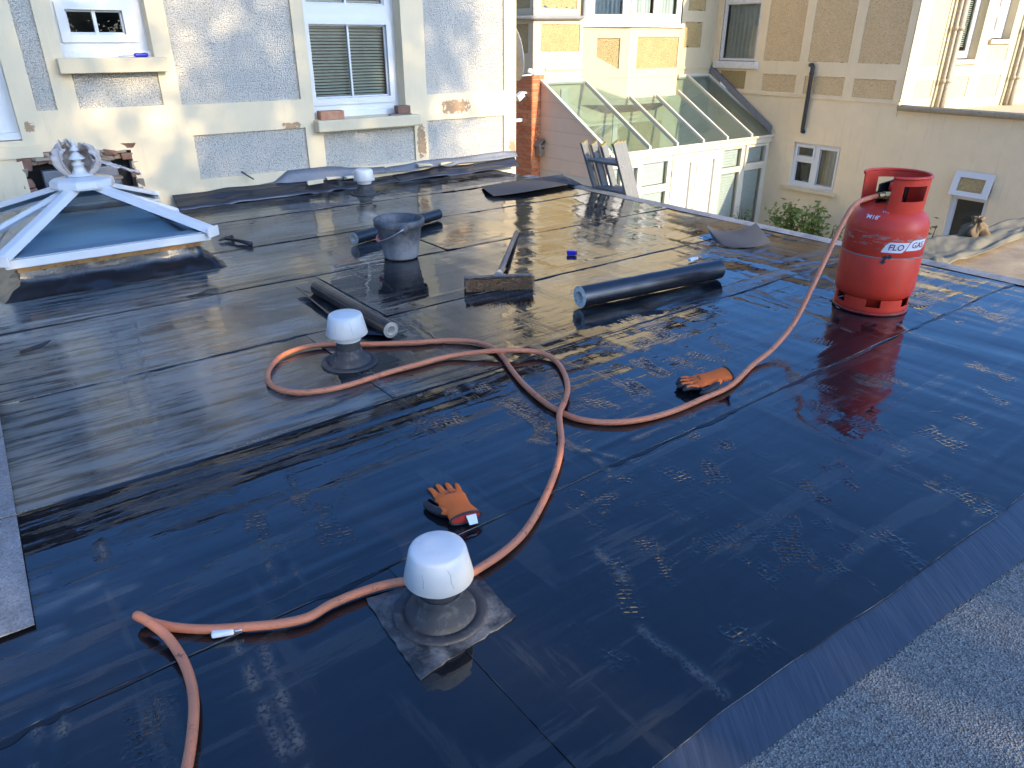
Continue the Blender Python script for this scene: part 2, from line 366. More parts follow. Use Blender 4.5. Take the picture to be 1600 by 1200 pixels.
t = NT('patch_felt'); n = t.noise(16, 6, .72); t.set(col=t.mix(t.ramp(n, (.42, 0), (.62, 1)), (.022, .022, .022), (.15, .145, .135)), rough=t.ramp(n, (.4, .3), (.6, .75))); t.bump(t.noise(60, 5, .7), .6, .006); M['patch'] = t.m
t = NT('dusty_bucket'); n = t.noise(11, 6, .72); zc = t.N('ShaderNodeSeparateXYZ'); t.L(t.co, zc.inputs[0])
w = t.ramp(t.math('ADD', t.math('MULTIPLY', n, 1.0), t.math('MULTIPLY', zc.outputs[2], -1.6)), (.16, .12), (.5, .9))
t.set(col=t.mix(w, (.05, .052, .058), (.30, .285, .275)), rough=.55); t.bump(t.noise(60, 4), .15, .003); M['bucket'] = t.m
t = NT('hose_rubber'); n = t.noise(40, 5, .7); c = t.mix(t.noise(7, 4), (.52, .15, .06), (.66, .235, .115)); c = t.mix(t.ramp(n, (.60, 0), (.68, .8)), c, (.10, .055, .04)); c = t.mix(t.ramp(t.noise(9, 5, .75), (.60, 0), (.68, .7)), c, (.16, .07, .045))
t.set(col=c, rough=.55); t.bump(n, .12, .002); M['hose'] = t.m
t = NT('red_paint'); n = t.noise(7, 5, .6); c = t.mix(n, (.58, .026, .013), (.78, .07, .03))
sp = t.noise(1, 6, .72, t.mapping((30, 30, 75))); chip = t.ramp(sp, (.61, 0), (.64, 1)); zc = t.N('ShaderNodeSeparateXYZ'); t.L(t.co, zc.inputs[0])
band = t.ramp(zc.outputs[2], (.28, .0), (.325, 1)); band2 = t.ramp(zc.outputs[2], (.335, 1), (.355, 0)); bm = t.math('MULTIPLY', band, band2)
chip2 = t.ramp(t.noise(1, 5, .7, t.mapping((26, 26, 90), loc=(3, 1, 0))), (.53, 0), (.57, 1))
c = t.mix(t.math('MULTIPLY', chip2, bm), c, (.30, .24, .20)); c = t.mix(t.math('MULTIPLY', chip, .7), c, (.20, .10, .08))
low = t.ramp(zc.outputs[2], (.008, 1), (.028, 0)); c = t.mix(t.math('MULTIPLY', low, t.ramp(n, (.3, .5), (.6, 1))), c, (.018, .014, .012))
t.set(col=c, rough=t.math('MULTIPLY_ADD', n, .2, .30), spec=.35); t.bump(t.noise(28, 4), .05, .003); M['red'] = t.m
M['black_rubber'] = plain('black_rubber', (.02, .02, .021), .5, 0, .3, 20, .2, 120)
M['brass'] = plain('dull_brass', (.32, .25, .13), .45, .8, .3, 25)
M['orange'] = plain('orange_knit', (.98, .175, .035), .85, 0, .12, 25, .5, 420, .2)
M['glove_black'] = plain('black_latex', (.022, .022, .024), .6, 0, .3, 30, .5, 260)
M['white'] = plain('white_plastic', (.75, .77, .78), .4, 0, .08)
M['card'] = plain('cardboard_core', (.46, .43, .37), .85, 0, .15, 30)
M['sand_end'] = plain('sanded_roll_end', (.80, .77, .70), .9, 0, .25, 60, .4, 150)
M['alu'] = plain('worn_aluminium', (.22, .215, .20), .55, .15, .25, 20, .15, 80, .5, .6, (.20, .19, .17))
M['cap_olive'] = plain('yellow_plug', (.30, .23, .05), .6)
M['wood'] = plain('weathered_wood', (.23, .17, .12), .7, 0, .35, 16, .3, 50)
M['wood_dark'] = plain('stained_broom_handle', (.24, .17, .12), .55, 0, .35, 20, .2, 60)
M['wood_orange'] = plain('wet_orange_timber', (.42, .22, .07), .6, 0, .5, 14, .4, 60, .4, .9, (.09, .05, .03))
M['bristle'] = plain('coir_bristle', (.46, .28, .15), .9, 0, .6, 90)
M['steel'] = plain('steel_wire', (.5, .5, .5), .35, .9)
M['pink'] = plain('pink_grip', (.55, .16, .16), .5)
M['blue'] = plain('blue_plastic', (.02, .025, .42), .3)
M['ink'] = plain('dark_ink', (.03, .025, .04), .6); M['ink_red'] = plain('maroon_ink', (.20, .02, .06), .5); M['ink_white'] = plain('white_ink', (.75, .75, .75), .6)
M['rag'] = plain('dirty_rag', (.60, .50, .42), .95, 0, .35, 18, .6, 120)
M['rubble'] = plain('broken_masonry', (.24, .13, .085), .95, 0, .6, 14, .9, 40)
M['rubble_pale'] = plain('broken_render', (.36, .29, .21), .95, 0, .5, 18, .8, 50)
M['sack'] = plain('sacking', (.20, .135, .07), .95, 0, .5, 30, .8, 60)
M['soil'] = plain('garden_ground', (.34, .29, .22), .95, 0, .4, 3, .5, 20)  # ground tone raised so it bounces more light onto the shaded wing
M['slate'] = plain('slate', (.06, .062, .07), .6, 0, .3, 5, .3, 30)
M['bark'] = plain('bark', (.07, .05, .035), .9, 0, .4, 10, .8, 30)
def leaf_mat(name, a, b):
    t = NT(name); n = t.noise(6, 3); 
    t.set(col=t.mix(n, a, b), rough=.5, spec=.3)
    tl = t.N('ShaderNodeBsdfTranslucent'); t.L(t.mix(n, tuple(x * 1.2 for x in a), tuple(x * 1.2 for x in b)), tl.inputs[0])
    mx = t.N('ShaderNodeMixShader'); mx.inputs[0].default_value = .3; t.L(t.b.outputs[0], mx.inputs[1]); t.L(tl.outputs[0], mx.inputs[2]); t.L(mx.outputs[0], t.out.inputs[0]); return t.m
M['leaf'] = leaf_mat('tree_leaf', (.035, .065, .014), (.085, .12, .03)); M['leaf2'] = leaf_mat('shrub_leaf', (.10, .16, .035), (.22, .28, .08))

# ------------------------------------------------------------------ setting: ground, roof decks
GZ = -2.75
mb = MB(); mb.quadpts([(-60, -60, GZ), (60, -60, GZ), (60, 80, GZ), (-60, 80, GZ)])
tag(mb.build('garden_ground', M['soil']), 'garden ground far below the flat roof, made pale to bounce light', kind='structure')
LW = Frame(onz(806, 258), 38)
roof = MB(); roof.box(E(-3.2, .30, GZ), E1 * 7.15, E2 * 5.25, EZ * (-GZ - .012))
flat = tag(roof.build('flat_roof', [M['felt_dull']]), 'black wet flat roof of overlapping bitumen felt sheets', kind='structure')

FEET = [  # px centre, px toe direction
    (1050, 522, 1, .3), (1018, 532, -1, .5), (975, 545, 1, .2), (1022, 577, 1, .6), (985, 602, 1, .8), (930, 628, 1, .7), (1075, 568, 1, .4), (1110, 560, 1, .2), (1140, 545, 1, .4),
    (1110, 690, 1, .5), (1160, 705, 1, .45), (1105, 722, .6, 1), (1080, 755, .8, .5), (945, 770, .4, 1), (985, 765, .3, 1), (920, 798, 1, .8), (1040, 775, .9, .7), (870, 625, 1, .6), (820, 640, 1, .5),
    (1020, 880, .5, 1), (1080, 860, -1, .2), (1120, 845, 1, -.3), (1175, 825, .7, 1), (1235, 850, .4, 1), (1280, 780, .7, 1), (1185, 885, .9, .6), (1320, 905, .8, .6), (1430, 745, .9, .6), (1340, 760, .9, .7),
    (1480, 690, 1, .5), (1545, 580, 1, .4), (1405, 600, 1, .5), (1555, 625, 1, .5), (1520, 660, 1, .4), (1395, 690, 1, .6), (1340, 660, 1, .6), (1275, 600, 1, .3), (1240, 575, 1, .3), (1310, 640, 1, .2), (1470, 760, 1, .4), (1520, 785, .9, .5),
    (980, 925, .3, 1), (970, 890, .8, 1), (1180, 1010, .8, .6), (950, 1030, 1, .6), (1300, 835, .8, .8), (1400, 850, .8, .6), (480, 770, .2, 1), (400, 820, .1, 1), (520, 805, .2, 1), (270, 1110, .2, 1), (230, 1150, .1, 1), (880, 690, 1, .4), (840, 660, 1, .6),
    (1490, 440, 1, .5), (1450, 465, 1, .4), (1480, 500, 1, .3), (1540, 490, 1, .4), (690, 660, 1, -.2), (730, 610, 1, -.2), (1245, 470, 1, .3), (1260, 530, 1, .2)]
FP = []
for (x, y, dx, dy) in FEET:
    c = onz(x, y); q = onz(x + dx * 12, y + dy * 12) - c; q /= np.linalg.norm(q); FP.append((c, q, random.uniform(.8, 1.25), random.uniform(.45, 1.15), random.uniform(.85, 1.3), random.uniform(-.03, .03)))
RIDGES = [((585, 592), (626, 625)), ((625, 497), (700, 560)), ((637, 492), (715, 556)), ((175, 515), (225, 700)), ((212, 505), (258, 725)), ((405, 850), (440, 925)), ((432, 855), (480, 930)), ((155, 850), (185, 950)), ((370, 1005), (450, 1200)), ((410, 1005), (478, 1200)), ((790, 635), (950, 735)), ((830, 690), (985, 722)), ((1000, 985), (1130, 1085)), ((1180, 455), (1330, 520)), ((1240, 415), (1315, 405)), ((60, 1130), (48, 1200)), ((100, 1110), (95, 1200)), ((990, 690), (1200, 600)), ((1290, 430), (1420, 520)), ((930, 860), (975, 905))]
RD = [(onz(*a), onz(*b)) for a, b in RIDGES]
def felt_sheet(near, far, a0, a1, seed, lapL=False, skew=None, da=.012, foot=True, zl=.0034, inset=0.0):
    na = max(2, int((a1 - a0) / da)); nb = max(2, int((far - near) / da))
    A = np.linspace(a0, a1, na + 1); B = np.linspace(near, far, nb + 1); AA, BB = np.meshgrid(A, B, indexing='ij')
    w = (vnoise(A * 2.2, A * 0, seed + 50) * .016 + vnoise(A * 11, A * 0, seed + 51) * .006)         # the near edge is cut by hand
    BB = BB + w[:, None] * np.clip(1 - (BB - near) / .08, 0, 1)
    if skew: BB = BB + (skew[0] + skew[1] * AA - near) * np.clip(1 - (BB - near) / (far - near), 0, 1)
    Z = zl * np.clip(1 - (B[None, :] + 0 * BB - near) / (far - near - .07), 0, 1) ** 1.2
    fade = np.clip((far - BB) / .08, 0, 1)
    right = np.clip((AA - 1.3) / 1.2, 0, 1)
    hz = vnoise(AA * 1.5, BB * 2.5, seed) * .0026 + vnoise(AA * 5, BB * 9, seed + 1) * .0011
    hz += vnoise(AA * 9 + BB * 1.2, BB * 1.3, seed + 2) * .0036 * right + vnoise(AA * 3, BB * 26, seed + 3) * (.0014 if 110 <= seed < 120 else .0007) * (1 - .5 * right) + vnoise(AA * 24, BB * 2.6, seed + 4) * .0011 * right
    hz += .0010 * np.exp(-((BB - near - .085) / .012) ** 2) * (.5 + vnoise(AA * 6, BB * 0, seed + 6)) * 2
    X = AA[..., None] * E1 + BB[..., None] * E2
    cru = np.exp(-((BB - near - .004) / .007) ** 2) * np.clip(vnoise(AA * 4, BB * 0, seed + 33) * 3 + vnoise(AA * 40, BB * 40, seed + 34) * 1.5 - .35, 0, 1)
    for p, q in RD:
        d = q - p; L = np.linalg.norm(d); d /= L; r = X - p; tt = r @ d; dist = np.linalg.norm(r - np.clip(tt, 0, L)[..., None] * d, axis=2)
        m = dist < .06
        if m.any(): cru = np.maximum(cru, np.exp(-(dist / .010) ** 2) * np.clip(.45 + vnoise(AA * 30, BB * 30, seed + 31) * 2.2, 0, 1))
        if m.any(): hz += np.exp(-(dist / .008) ** 2) * .0016 * (.65 + vnoise(AA * 40, BB * 40, seed + 9)) * 1.3
    Z = Z + hz * fade
    if lapL: Z += .0035 * np.clip(1 - (AA - a0) / .25, 0, 1) ** 2 * np.clip((far - .1 - BB) / .12, 0, 1)
    X[..., 2] = Z
    n, m = X.shape[:2]; idx = np.arange(n * m).reshape(n, m)
    f = np.stack([idx[:-1, :-1], idx[1:, :-1], idx[1:, 1:], idx[:-1, 1:]], -1).reshape(-1, 4)
    V = X.reshape(-1, 3); mi = np.zeros(len(f), int)
    low = X[:, 0].copy(); low[:, 2] -= .0022; low2 = X[0, :].copy(); low2[:, 2] -= .0022; k0 = len(V); V = np.concatenate([V, X[:, 0], low, X[0, :], low2])
    i = np.arange(n - 1); s1 = np.stack([k0 + i, k0 + n + i, k0 + n + i + 1, k0 + i + 1], -1)
    j = np.arange(m - 1); k1 = k0 + 2 * n; s2 = np.stack([k1 + j, k1 + j + 1, k1 + m + j + 1, k1 + m + j], -1)
    F_ = np.concatenate([f, s1, s2]); mi = np.concatenate([mi, np.ones(len(s1) + len(s2), int)])
    me = bpy.data.meshes.new('felt_sheet'); me.from_pydata(V.tolist(), [], F_.tolist())
    me.materials.append(M['felt']); me.materials.append(M['felt_edge']); me.polygons.foreach_set('material_index', mi); me.polygons.foreach_set('use_smooth', [True] * len(F_))
    wr = np.zeros(len(V), np.float32)
    if 120 <= seed < 160:
        x0 = 1.05 if seed < 140 else 1.25
        wv = np.clip((x0 - AA + vnoise(AA * 3.1, BB * 3.3, seed + 20) * .9 + vnoise(AA * 9, BB * 14, seed + 21) * .35) / .5, 0, 1)
        wv = np.maximum(wv, np.clip(vnoise(AA * 1.3, BB * 2.3, seed + 22) * 2.2 + vnoise(AA * 7, BB * 9, seed + 23) - .25, 0, .55))
        wr[:n * m] = wv.ravel()
    elif seed < 110: pass
    elif seed < 120: wr[:n * m] = np.clip(vnoise(AA * 2.3, BB * 5, seed + 22) * 1.4 + vnoise(AA * 13, BB * 30, seed + 23) * 1.2 - .62, 0, .4).ravel()
    else: wr[:n * m] = np.clip(vnoise(AA * 2.0, BB * 3.0, seed + 22) * 2 + vnoise(AA * 8, BB * 12, seed + 23) * .8 - .1, 0, .6).ravel()
    aw = me.attributes.new('wear', 'FLOAT', 'POINT'); aw.data.foreach_set('value', wr)
    ck = np.zeros(len(V), np.float32); ck[:n * m] = cru.ravel(); ac_ = me.attributes.new('crust', 'FLOAT', 'POINT'); ac_.data.foreach_set('value', ck)
    at = np.zeros((len(V), 3), np.float32)
    if foot:
        best = np.zeros(n * m)
        P2 = X.reshape(-1, 3)[:, :2]
        for c, q, sz_, st_, cs_, of_ in FP:
            r = P2 - c[:2]; al = r @ q[:2]; ac = r @ np.array([-q[1], q[0]])
            hw = .036 - .010 * np.exp(-((al + .02) / .03) ** 2)
            mk = np.clip(1.25 - np.maximum(np.abs(al - of_) / (.085 * sz_), np.abs(ac) / (hw * sz_)) ** 3, 0, 1); mk *= st_ * np.clip(.55 + vnoise(P2[:, 0] * 19 + c[0] * 7, P2[:, 1] * 19, 77) * 2.2, 0, 1)
            s_ = mk > best
            at[:n * m][s_] = np.stack([al[s_] / (.0125 * cs_), ac[s_] / (.017 * cs_), mk[s_]], -1); best[s_] = mk[s_]
    a = me.attributes.new('foot', 'FLOAT_VECTOR', 'POINT'); a.data.foreach_set('vector', at.ravel())
    me.update(); ob = bpy.data.objects.new('felt_sheet', me); COL.objects.link(ob); ob.parent = flat; return ob
RE = 3.955
def bleed(f, a0, a1, seed):
    P = []; A = np.arange(a0, a1, .012); z0 = A * 0
    w1 = np.clip(vnoise(A * 7, z0, seed) * .03 + vnoise(A * 31, z0, seed + 1) * .014 + .001, 0, 1); w2 = .004 + np.clip(vnoise(A * 9, z0 + 2, seed + 2) * .012, 0, 1)
    for a, p, q in zip(A, w1, w2):
        b = f(a); P.append([E(a, b - p - .001, .0004), E(a, b - p * .5, .0012 + p * .06), E(a, b + .001, .0036 + p * .04), E(a, b + q, .0026)])
    mb = MB(); mb.grid(P[::-1]); o = mb.build('bitumen_bleed', M['bitumen'], flat, smooth=True); o['kind'] = 'stuff'
M['bitumen'] = plain('molten_bitumen', (.008, .008, .009), .22, 0, .3, 30, .3, 90, .6)
for i_, b_ in enumerate((1.17, 1.885, 2.60, 3.33, 4.05, 4.77)): bleed(lambda a, b_=b_, i_=i_: b_ + float(vnoise(np.array([a * 2.2]), np.array([0.]), 100 + 10 * (i_ + 1) + 50)[0]) * .016, -.9 if i_ == 0 else .0, 3.93, 300 + i_ * 5)
for k, (near, far, a0, laps, da, foot) in enumerate([(.455, 1.26, -1.7, [.55], .010, True), (1.17, 1.97, -1.3, [], .010, True), (1.885, 2.69, -.11, [.965], .012, True), (2.60, 3.42, -.10, [1.32], .012, True),
                                                     (3.33, 4.13, -.08, [2.1], .016, False), (4.05, 4.84, .0, [], .016, False), (4.77, 5.52, .2, [2.6], .018, False)]):
    xs = [a0] + laps + [RE]
    for i in range(len(xs) - 1): felt_sheet(near, far, xs[i], xs[i + 1] + (.09 if i < len(xs) - 2 else 0), 100 + 10 * k + i * 3, i > 0, (.508, -.042) if k == 0 else None, da, foot)
# rolled edge along the far verge of the roof
mb = MB(); P = []
for a in np.linspace(.44, 4.95, 90):
    w = vnoise(np.array([a * 5]), np.array([0.]), 5)[0] * .006
    P.append([E(RE - .045, a, .004), E(RE - .012 + w, a, .010), E(RE + .02 + w, a, .013), E(RE + .045, a, .008), E(RE + .05, a, -.12)])
mb.grid(P); mb.build('verge_edge', M['verge'], flat, smooth=True)
# grey mineral felt on the near roof and its smooth selvedge
mb = MB(); mb.grid([[E(a, b + (.462 - .075 * a - .355) * (b + 3.2) / 3.555, -.004 + .001 * math.sin(a * 3)) for a in np.linspace(-3, 6, 40)] for b in np.linspace(-3.2, .355, 30)][::-1])
ob = mb.build('mineral_felt_roof', M['mineral'], smooth=True); tag(ob, 'grey mineral felt roof in the lower right foreground', kind='structure')
mb = MB(); P = []
for a in np.linspace(-1.5, 4.02, 220):
    w = vnoise(np.array([a * 6.]), np.array([0.]), 3)[0] * .006
    P.append([E(a, .452 - .075 * a + w * .5, -.002), E(a, .485 - .058 * a, .001 + w * .1), E(a, .522 - .042 * a + w * .3, .000)])
mb.grid(P); mb.build('selvedge_strip', M['selvedge'], ob, smooth=True)
# mineral capped verge on the left
vs = tag(MB().build('roof_verge', M['verge']), 'grey mineral felt verge along the left roof edge', kind='structure')
cuts = [1.30, 1.75, 2.22, 2.63, 2.98, 3.35, 3.75, 4.3, 5.3]
for i in range(len(cuts) - 1):
    for (a0, a1, zz) in ((-.9, -.175, .0095), (-.185, -.062, .0070)):
        mb = MB(); off = .13 * (a0 > -.5); b0, b1 = cuts[i] + off, cuts[i + 1] + off - .004
        e0 = a1 + (b0 - 2.4) * .03; e1_ = a1 + (b1 - 2.4) * .03
        Pg = [[E(a0 + (b - 2.4) * .03 + (a1 - a0) * q, b, zz + .0025 * (1 - j / 5) + .001 * math.sin(9 * b + q * 5)) for q in np.linspace(0, 1, 8)] for j, b in enumerate(np.linspace(b0, b1, 6))]
        mb.sheet(Pg[::-1], -.003); mb.build('cap_sheet', M['verge'], vs, smooth=False)
# neighbouring sandy roof beyond the gas bottle
mb = MB(); pl = [onz(x, y, -.035) for x, y in ((1418, 399), (1605, 466), (1900, 560), (2600, 520), (1790, 330), (1640, 340), (1420, 384))]
mb.quadpts(pl); mb.quadpts([p - EZ * .25 for p in pl][::-1])
for a, b in zip(pl, pl[1:] + pl[:1]): mb.quadpts([b, a, a - EZ * .25, b - EZ * .25])
tag(mb.build('neighbouring_roof', M['tan']), 'sandy brown felt roof next door, lit by the sun', kind='structure')

# ------------------------------------------------------------------ house fabric helpers
def window(parent, F, u0, u1, z0, z1, d, cells, fw=.05, frame=None, inside='dark', slats=None, muntins=(), extra=None, th=.05, gl=None, idepth=.5, imat=None):
    mb = MB(); mb.holes(F, u0, u1, z0, z1, d, th, cells, True)
    for (a, b, c, e) in cells:                                              # slim glazing bead round each pane
        g = .012
        for q in ((a, b, c, c + g), (a, b, e - g, e), (a, a + g, c + g, e - g), (b - g, b, c + g, e - g)): mb.fbox(F, *q, d - .035, d - .012)
    w = bevel(mb.build('window', frame or M['pvc'], parent), .004, 1)
    for (a, b, c, e) in cells:
        mb = MB(); mb.quadpts([F.p(a, c, d - .024), F.p(b, c, d - .024), F.p(b, e, d - .024), F.p(a, e, d - .024)]); mb.build('pane', gl or M['glass'], w)
    for (a, b, c, e) in muntins:
        mb = MB(); mb.fbox(F, a, b, c, e, d - .034, d - .008); mb.build('glazing_bar', frame or M['pvc'], w)
    if inside:
        mb = MB(); k = d - th - .004; q = k - idepth; m = .10
        U0, U1, Z0, Z1 = u0 - m, u1 + m, z0 - m, z1 + m
        for pts in ([(U0, Z0, q), (U1, Z0, q), (U1, Z1, q), (U0, Z1, q)], [(U0, Z0, k), (U0, Z0, q), (U0, Z1, q), (U0, Z1, k)], [(U1, Z0, k), (U1, Z1, k), (U1, Z1, q), (U1, Z0, q)], [(U0, Z1, k), (U0, Z1, q), (U1, Z1, q), (U1, Z1, k)], [(U0, Z0, k), (U1, Z0, k), (U1, Z0, q), (U0, Z0, q)]):
            mb.quadpts([F.p(*p) for p in pts])
        mb.build('room_interior', M[inside], w)
    if slats:
        a, b, c, e, n = slats
        for i in range(n):
            z = c + (e - c) * (i + .5) / n; mb = MB(); h = (e - c) / n * .30
            mb.box8([F.p(a, z - h, d - .06), F.p(b, z - h, d - .06), F.p(b, z + h * .7, d - .085), F.p(a, z + h * .7, d - .085), F.p(a, z - h + .002, d - .06), F.p(b, z - h + .002, d - .06), F.p(b, z + h * .7 + .002, d - .085), F.p(a, z + h * .7 + .002, d - .085)])
            mb.build('slat', M['blind'], w)
    return w
def curtain(parent, F, u0, u1, z0, z1, d, mat, waves=9, amp=.02, name='curtain'):
    P = [[F.p(u, z, d + amp * math.sin((u - u0) / (u1 - u0) * waves * 6.283 + .6 * math.sin(z * 3)) + .006 * math.sin(u * 70)) for z in np.linspace(z0, z1, 5)] for u in np.linspace(u0, u1, waves * 10)]
    mb = MB(); mb.grid(P); return mb.build(name, mat, parent, smooth=True)
def panel(parent, F, u0, u1, z0, z1, d, mat, name='render_panel', jag=0.0, seed=1, cut=None):
    mb = MB(); g = .0
    n = 22; r = np.random.default_rng(seed)
    if jag:
        top = [F.p(u, z1 - jag * abs(r.normal()) * .4, d) for u in np.linspace(u1, u0, n)]
        bot = [F.p(u, z0 - jag * r.normal() * .6 + (cut(u) if cut else 0), d) for u in np.linspace(u0, u1, n)]
    else:
        bot = [F.p(u0, z0, d), F.p(u1, z0, d)]; top = [F.p(u1, z1, d), F.p(u0, z1, d)]
    pts = bot + top; mb.quadpts(pts)
    q = [p - F.n * .02 for p in pts]
    for a, b, a2, b2 in zip(pts, pts[1:] + pts[:1], q, q[1:] + q[:1]): mb.quadpts([a, a2, b2, b])
    return mb.build(name, mat, parent)

# ------------------------------------------------------------------ left house (white and cream render)
spots = [(LW.p(*LW.uz(712, 166)), .17, .065), (LW.p(*LW.uz(659, 220)), .05, .16), (LW.p(*LW.uz(46, 198)), .035, .035), (LW.p(*LW.uz(455, 197)), .085, .03), (LW.p(*LW.uz(800, 232)), .05, .09), (LW.p(*LW.uz(735, 244)), .35, .02)]
M['cream'] = render_mat('cream_render', (.75, .605, .385), spots, LW)
house = thing('rendered_house', 'cream house with white pebbledash panels and white windows behind the roof lantern', 'house', LW.p(0, 0))
PAN = [(-3.71, -3.60, .663, 2.0), (-3.478, -2.98, .663, .867), (-2.866, -2.023, .658, 2.0), (-.935, -.130, .65, 2.0), (-2.83, -2.015, .165, .46), (-1.877, -1.068, .135, .412), (-.942, -.136, .12, .446)]
WINS = [(-3.50, -2.98, .955, 1.75), (-1.93, -1.14, .51, 1.95), (-5.0, -3.825, .50, 1.75)]
HOLE = [(*LW.uz(20, 320)[:1], LW.uz(180, 250)[0], 0.06, LW.uz(60, 240)[1])]
HOLE = [(-3.86, -3.24, .04, .40)]
mb = MB(); mb.holes(LW, -8, 0, -.3, 2.15, 0, .022, PAN + WINS + HOLE)
mb.quadpts([LW.p(0, -2.75, 0), LW.p(0, -2.75, -7), LW.p(0, 2.15, -7), LW.p(0, 2.15, 0)])
for (a, b, c, e), dd in list(zip(WINS, (.17, .16, .16))) + [(HOLE[0], .14)]:                       # deep reveals
    for pts in ([(a, c), (a, e)], [(b, e), (b, c)], [(a, e), (b, e)], [(b, c), (a, c)]):
        (x0, y0), (x1, y1) = pts; mb.quadpts([LW.p(x0, y0, -.022), LW.p(x1, y1, -.022), LW.p(x1, y1, -dd), LW.p(x0, y0, -dd)])
mb.build('wall', M['cream'], house)
for i, p in enumerate(PAN): panel(house, LW, *p, -.018, M['pebble'])
mb = MB()                                                                                     # eaves, gutter and slate roof
mb.fbox(LW, -8.2, .1, 1.99, 2.145, -.02, .09)
mb.build('eaves_board', M['pipe_dark'], house)
mb = MB(); mb.box8([LW.p(-8.2, 2.15, .12), LW.p(.15, 2.15, .12), LW.p(.15, 3.5, -3.4), LW.p(-8.2, 3.5, -3.4), LW.p(-8.2, 2.20, .12), LW.p(.15, 2.20, .12), LW.p(.15, 3.56, -3.4), LW.p(-8.2, 3.56, -3.4)])
mb.box8([LW.p(-8.2, 3.5, -3.4), LW.p(.15, 3.5, -3.4), LW.p(.15, 2.15, -7.1), LW.p(-8.2, 2.15, -7.1), LW.p(-8.2, 3.56, -3.4), LW.p(.15, 3.56, -3.4), LW.p(.15, 2.21, -7.1), LW.p(-8.2, 2.21, -7.1)]); mb.build('roof', M['slate'], house)
mb = MB(); mb.tube([LW.p(-8.2, 2.08, .14), LW.p(.15, 2.08, .14)], .045, 10); mb.build('gutter', M['pipe_dark'], house, smooth=True)
# windows
w = window(house, LW, -3.50, -2.98, .99, 1.75, -.10, [(-3.42, -3.10, 1.085, 1.222), (-3.42, -3.10, 1.30, 1.70)], muntins=[(-3.272, -3.252, 1.085, 1.222)])
mb = MB(); mb.fbox(LW, -3.475, -3.005, 1.035, 1.255, -.098, -.085); 
for hw in []: pass
ws = MB(); ws.holes(LW, -3.470, -3.045, 1.04, 1.262, -.085, .02, [(-3.42, -3.10, 1.085, 1.222)]); bevel(ws.build('casement', M['pvc'], house), .004, 1)
mb = MB(); mb.fbox(LW, -3.50, -2.98, .955, .99, -.15, -.06); mb.build('window_ledge', M['pvc_old'], house)
mb = MB(); mb.fbox(LW, -3.545, -2.925, .868, .953, -.02, .07); bevel(mb.build('window_sill', M['cream_trim'], house), .006)
w = window(house, LW, -1.93, -1.14, .555, 1.95, -.11, [(-1.86, -1.217, .646, 1.16), (-1.86, -1.217, 1.295, 1.88)], muntins=[(-1.546, -1.532, .646, 1.16), (-1.546, -1.532, 1.295, 1.88)], slats=(-1.855, -1.222, .65, 1.88, 56), idepth=.4)
ws = MB(); ws.holes(LW, -1.90, -1.175, .60, 1.205, -.096, .02, [(-1.86, -1.217, .646, 1.16)]); bevel(ws.build('casement', M['pvc'], house), .004, 1)
mb = MB(); mb.fbox(LW, -1.93, -1.14, .512, .555, -.15, -.075); mb.build('window_ledge', M['pvc'], house)
mb = MB(); mb.fbox(LW, -1.945, -1.05, .425, .508, -.02, .085); bevel(mb.build('window_sill', M['cream_trim'], house), .008)
w = window(house, LW, -5.0, -3.825, .545, 1.75, -.08, [(-4.9, -3.90, .64, 1.68)])
mb = MB(); mb.fbox(LW, -5.0, -3.825, .505, .545, -.12, -.03); mb.build('window_ledge', M['pvc'], house)
mb = MB(); mb.fbox(LW, -5.2, -3.74, .40, .47, -.02, .012); mb.build('string_course', M['cream'], house)
# broken opening behind the lantern: ragged masonry and the lead lined boxes set in it
mb = MB(); a, b, c, e = HOLE[0]; r = np.random.default_rng(3)
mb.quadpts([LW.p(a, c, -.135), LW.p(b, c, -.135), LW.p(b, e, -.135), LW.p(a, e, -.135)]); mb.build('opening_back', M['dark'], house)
def chunk(F, u, z, d, s, mat, parent, name, seed):
    r = np.random.default_rng(seed); mb = MB(); mb.cbox((0, 0, 0), F.u * s[0], F.n * s[1], EZ * s[2])
    mb.v = [tuple(F.p(u, z, d) + np.array(v) * (1 + r.normal(0, .16, 3)) + r.normal(0, .004, 3)) for v in mb.v]
    return bevel(mb.build(name, mat, parent), .004, 1)
k = 0
for i in range(13):
    u = a + .025 + (b - a - .05) * i / 12
    for j in range(2): q_ = r.random(); chunk(LW, u + r.normal(0, .012), e - .002 - .035 * j + r.normal(0, .008), -.03 - .02 * j, (.045 + .05 * q_, .07, .02 + .03 * r.random()), M[('rubble', 'rubble', 'wood', 'rubble_pale')[int(r.integers(4))]], house, 'broken_brick', 40 + i * 2 + j)
for i in range(6):
    chunk(LW, a - .005 + .012 * (i % 2) + r.normal(0, .012), .07 + i * .058, -.03, (.03 + .05 * r.random(), .06, .035 + .04 * r.random()), M[('rubble', 'rubble_pale', 'wood')[int(r.integers(3))]], house, 'broken_brick', 60 + i)
    chunk(LW, b + .0 - .012 * (i % 2) + r.normal(0, .012), .07 + i * .058, -.03, (.03 + .05 * r.random(), .06, .035 + .04 * r.random()), M[('rubble', 'rubble_pale', 'wood')[int(r.integers(3))]], house, 'broken_brick', 80 + i)
mb = MB(); mb.fbox(LW, a + .09, b - .10, c, e - .09, -.10, -.005); bevel(mb.build('lead_lining', M['lead'], house), .008)
mb = MB(); mb.fbox(LW, a + .13, b - .10, c, e - .17, -.02, .035); bevel(mb.build('lead_lining', M['lead'], house), .008)
mb = MB(); mb.fbox(LW, a + .125, b - .09, e - .17, e - .155, -.02, .045); mb.build('timber_lip', M['wood'], house)
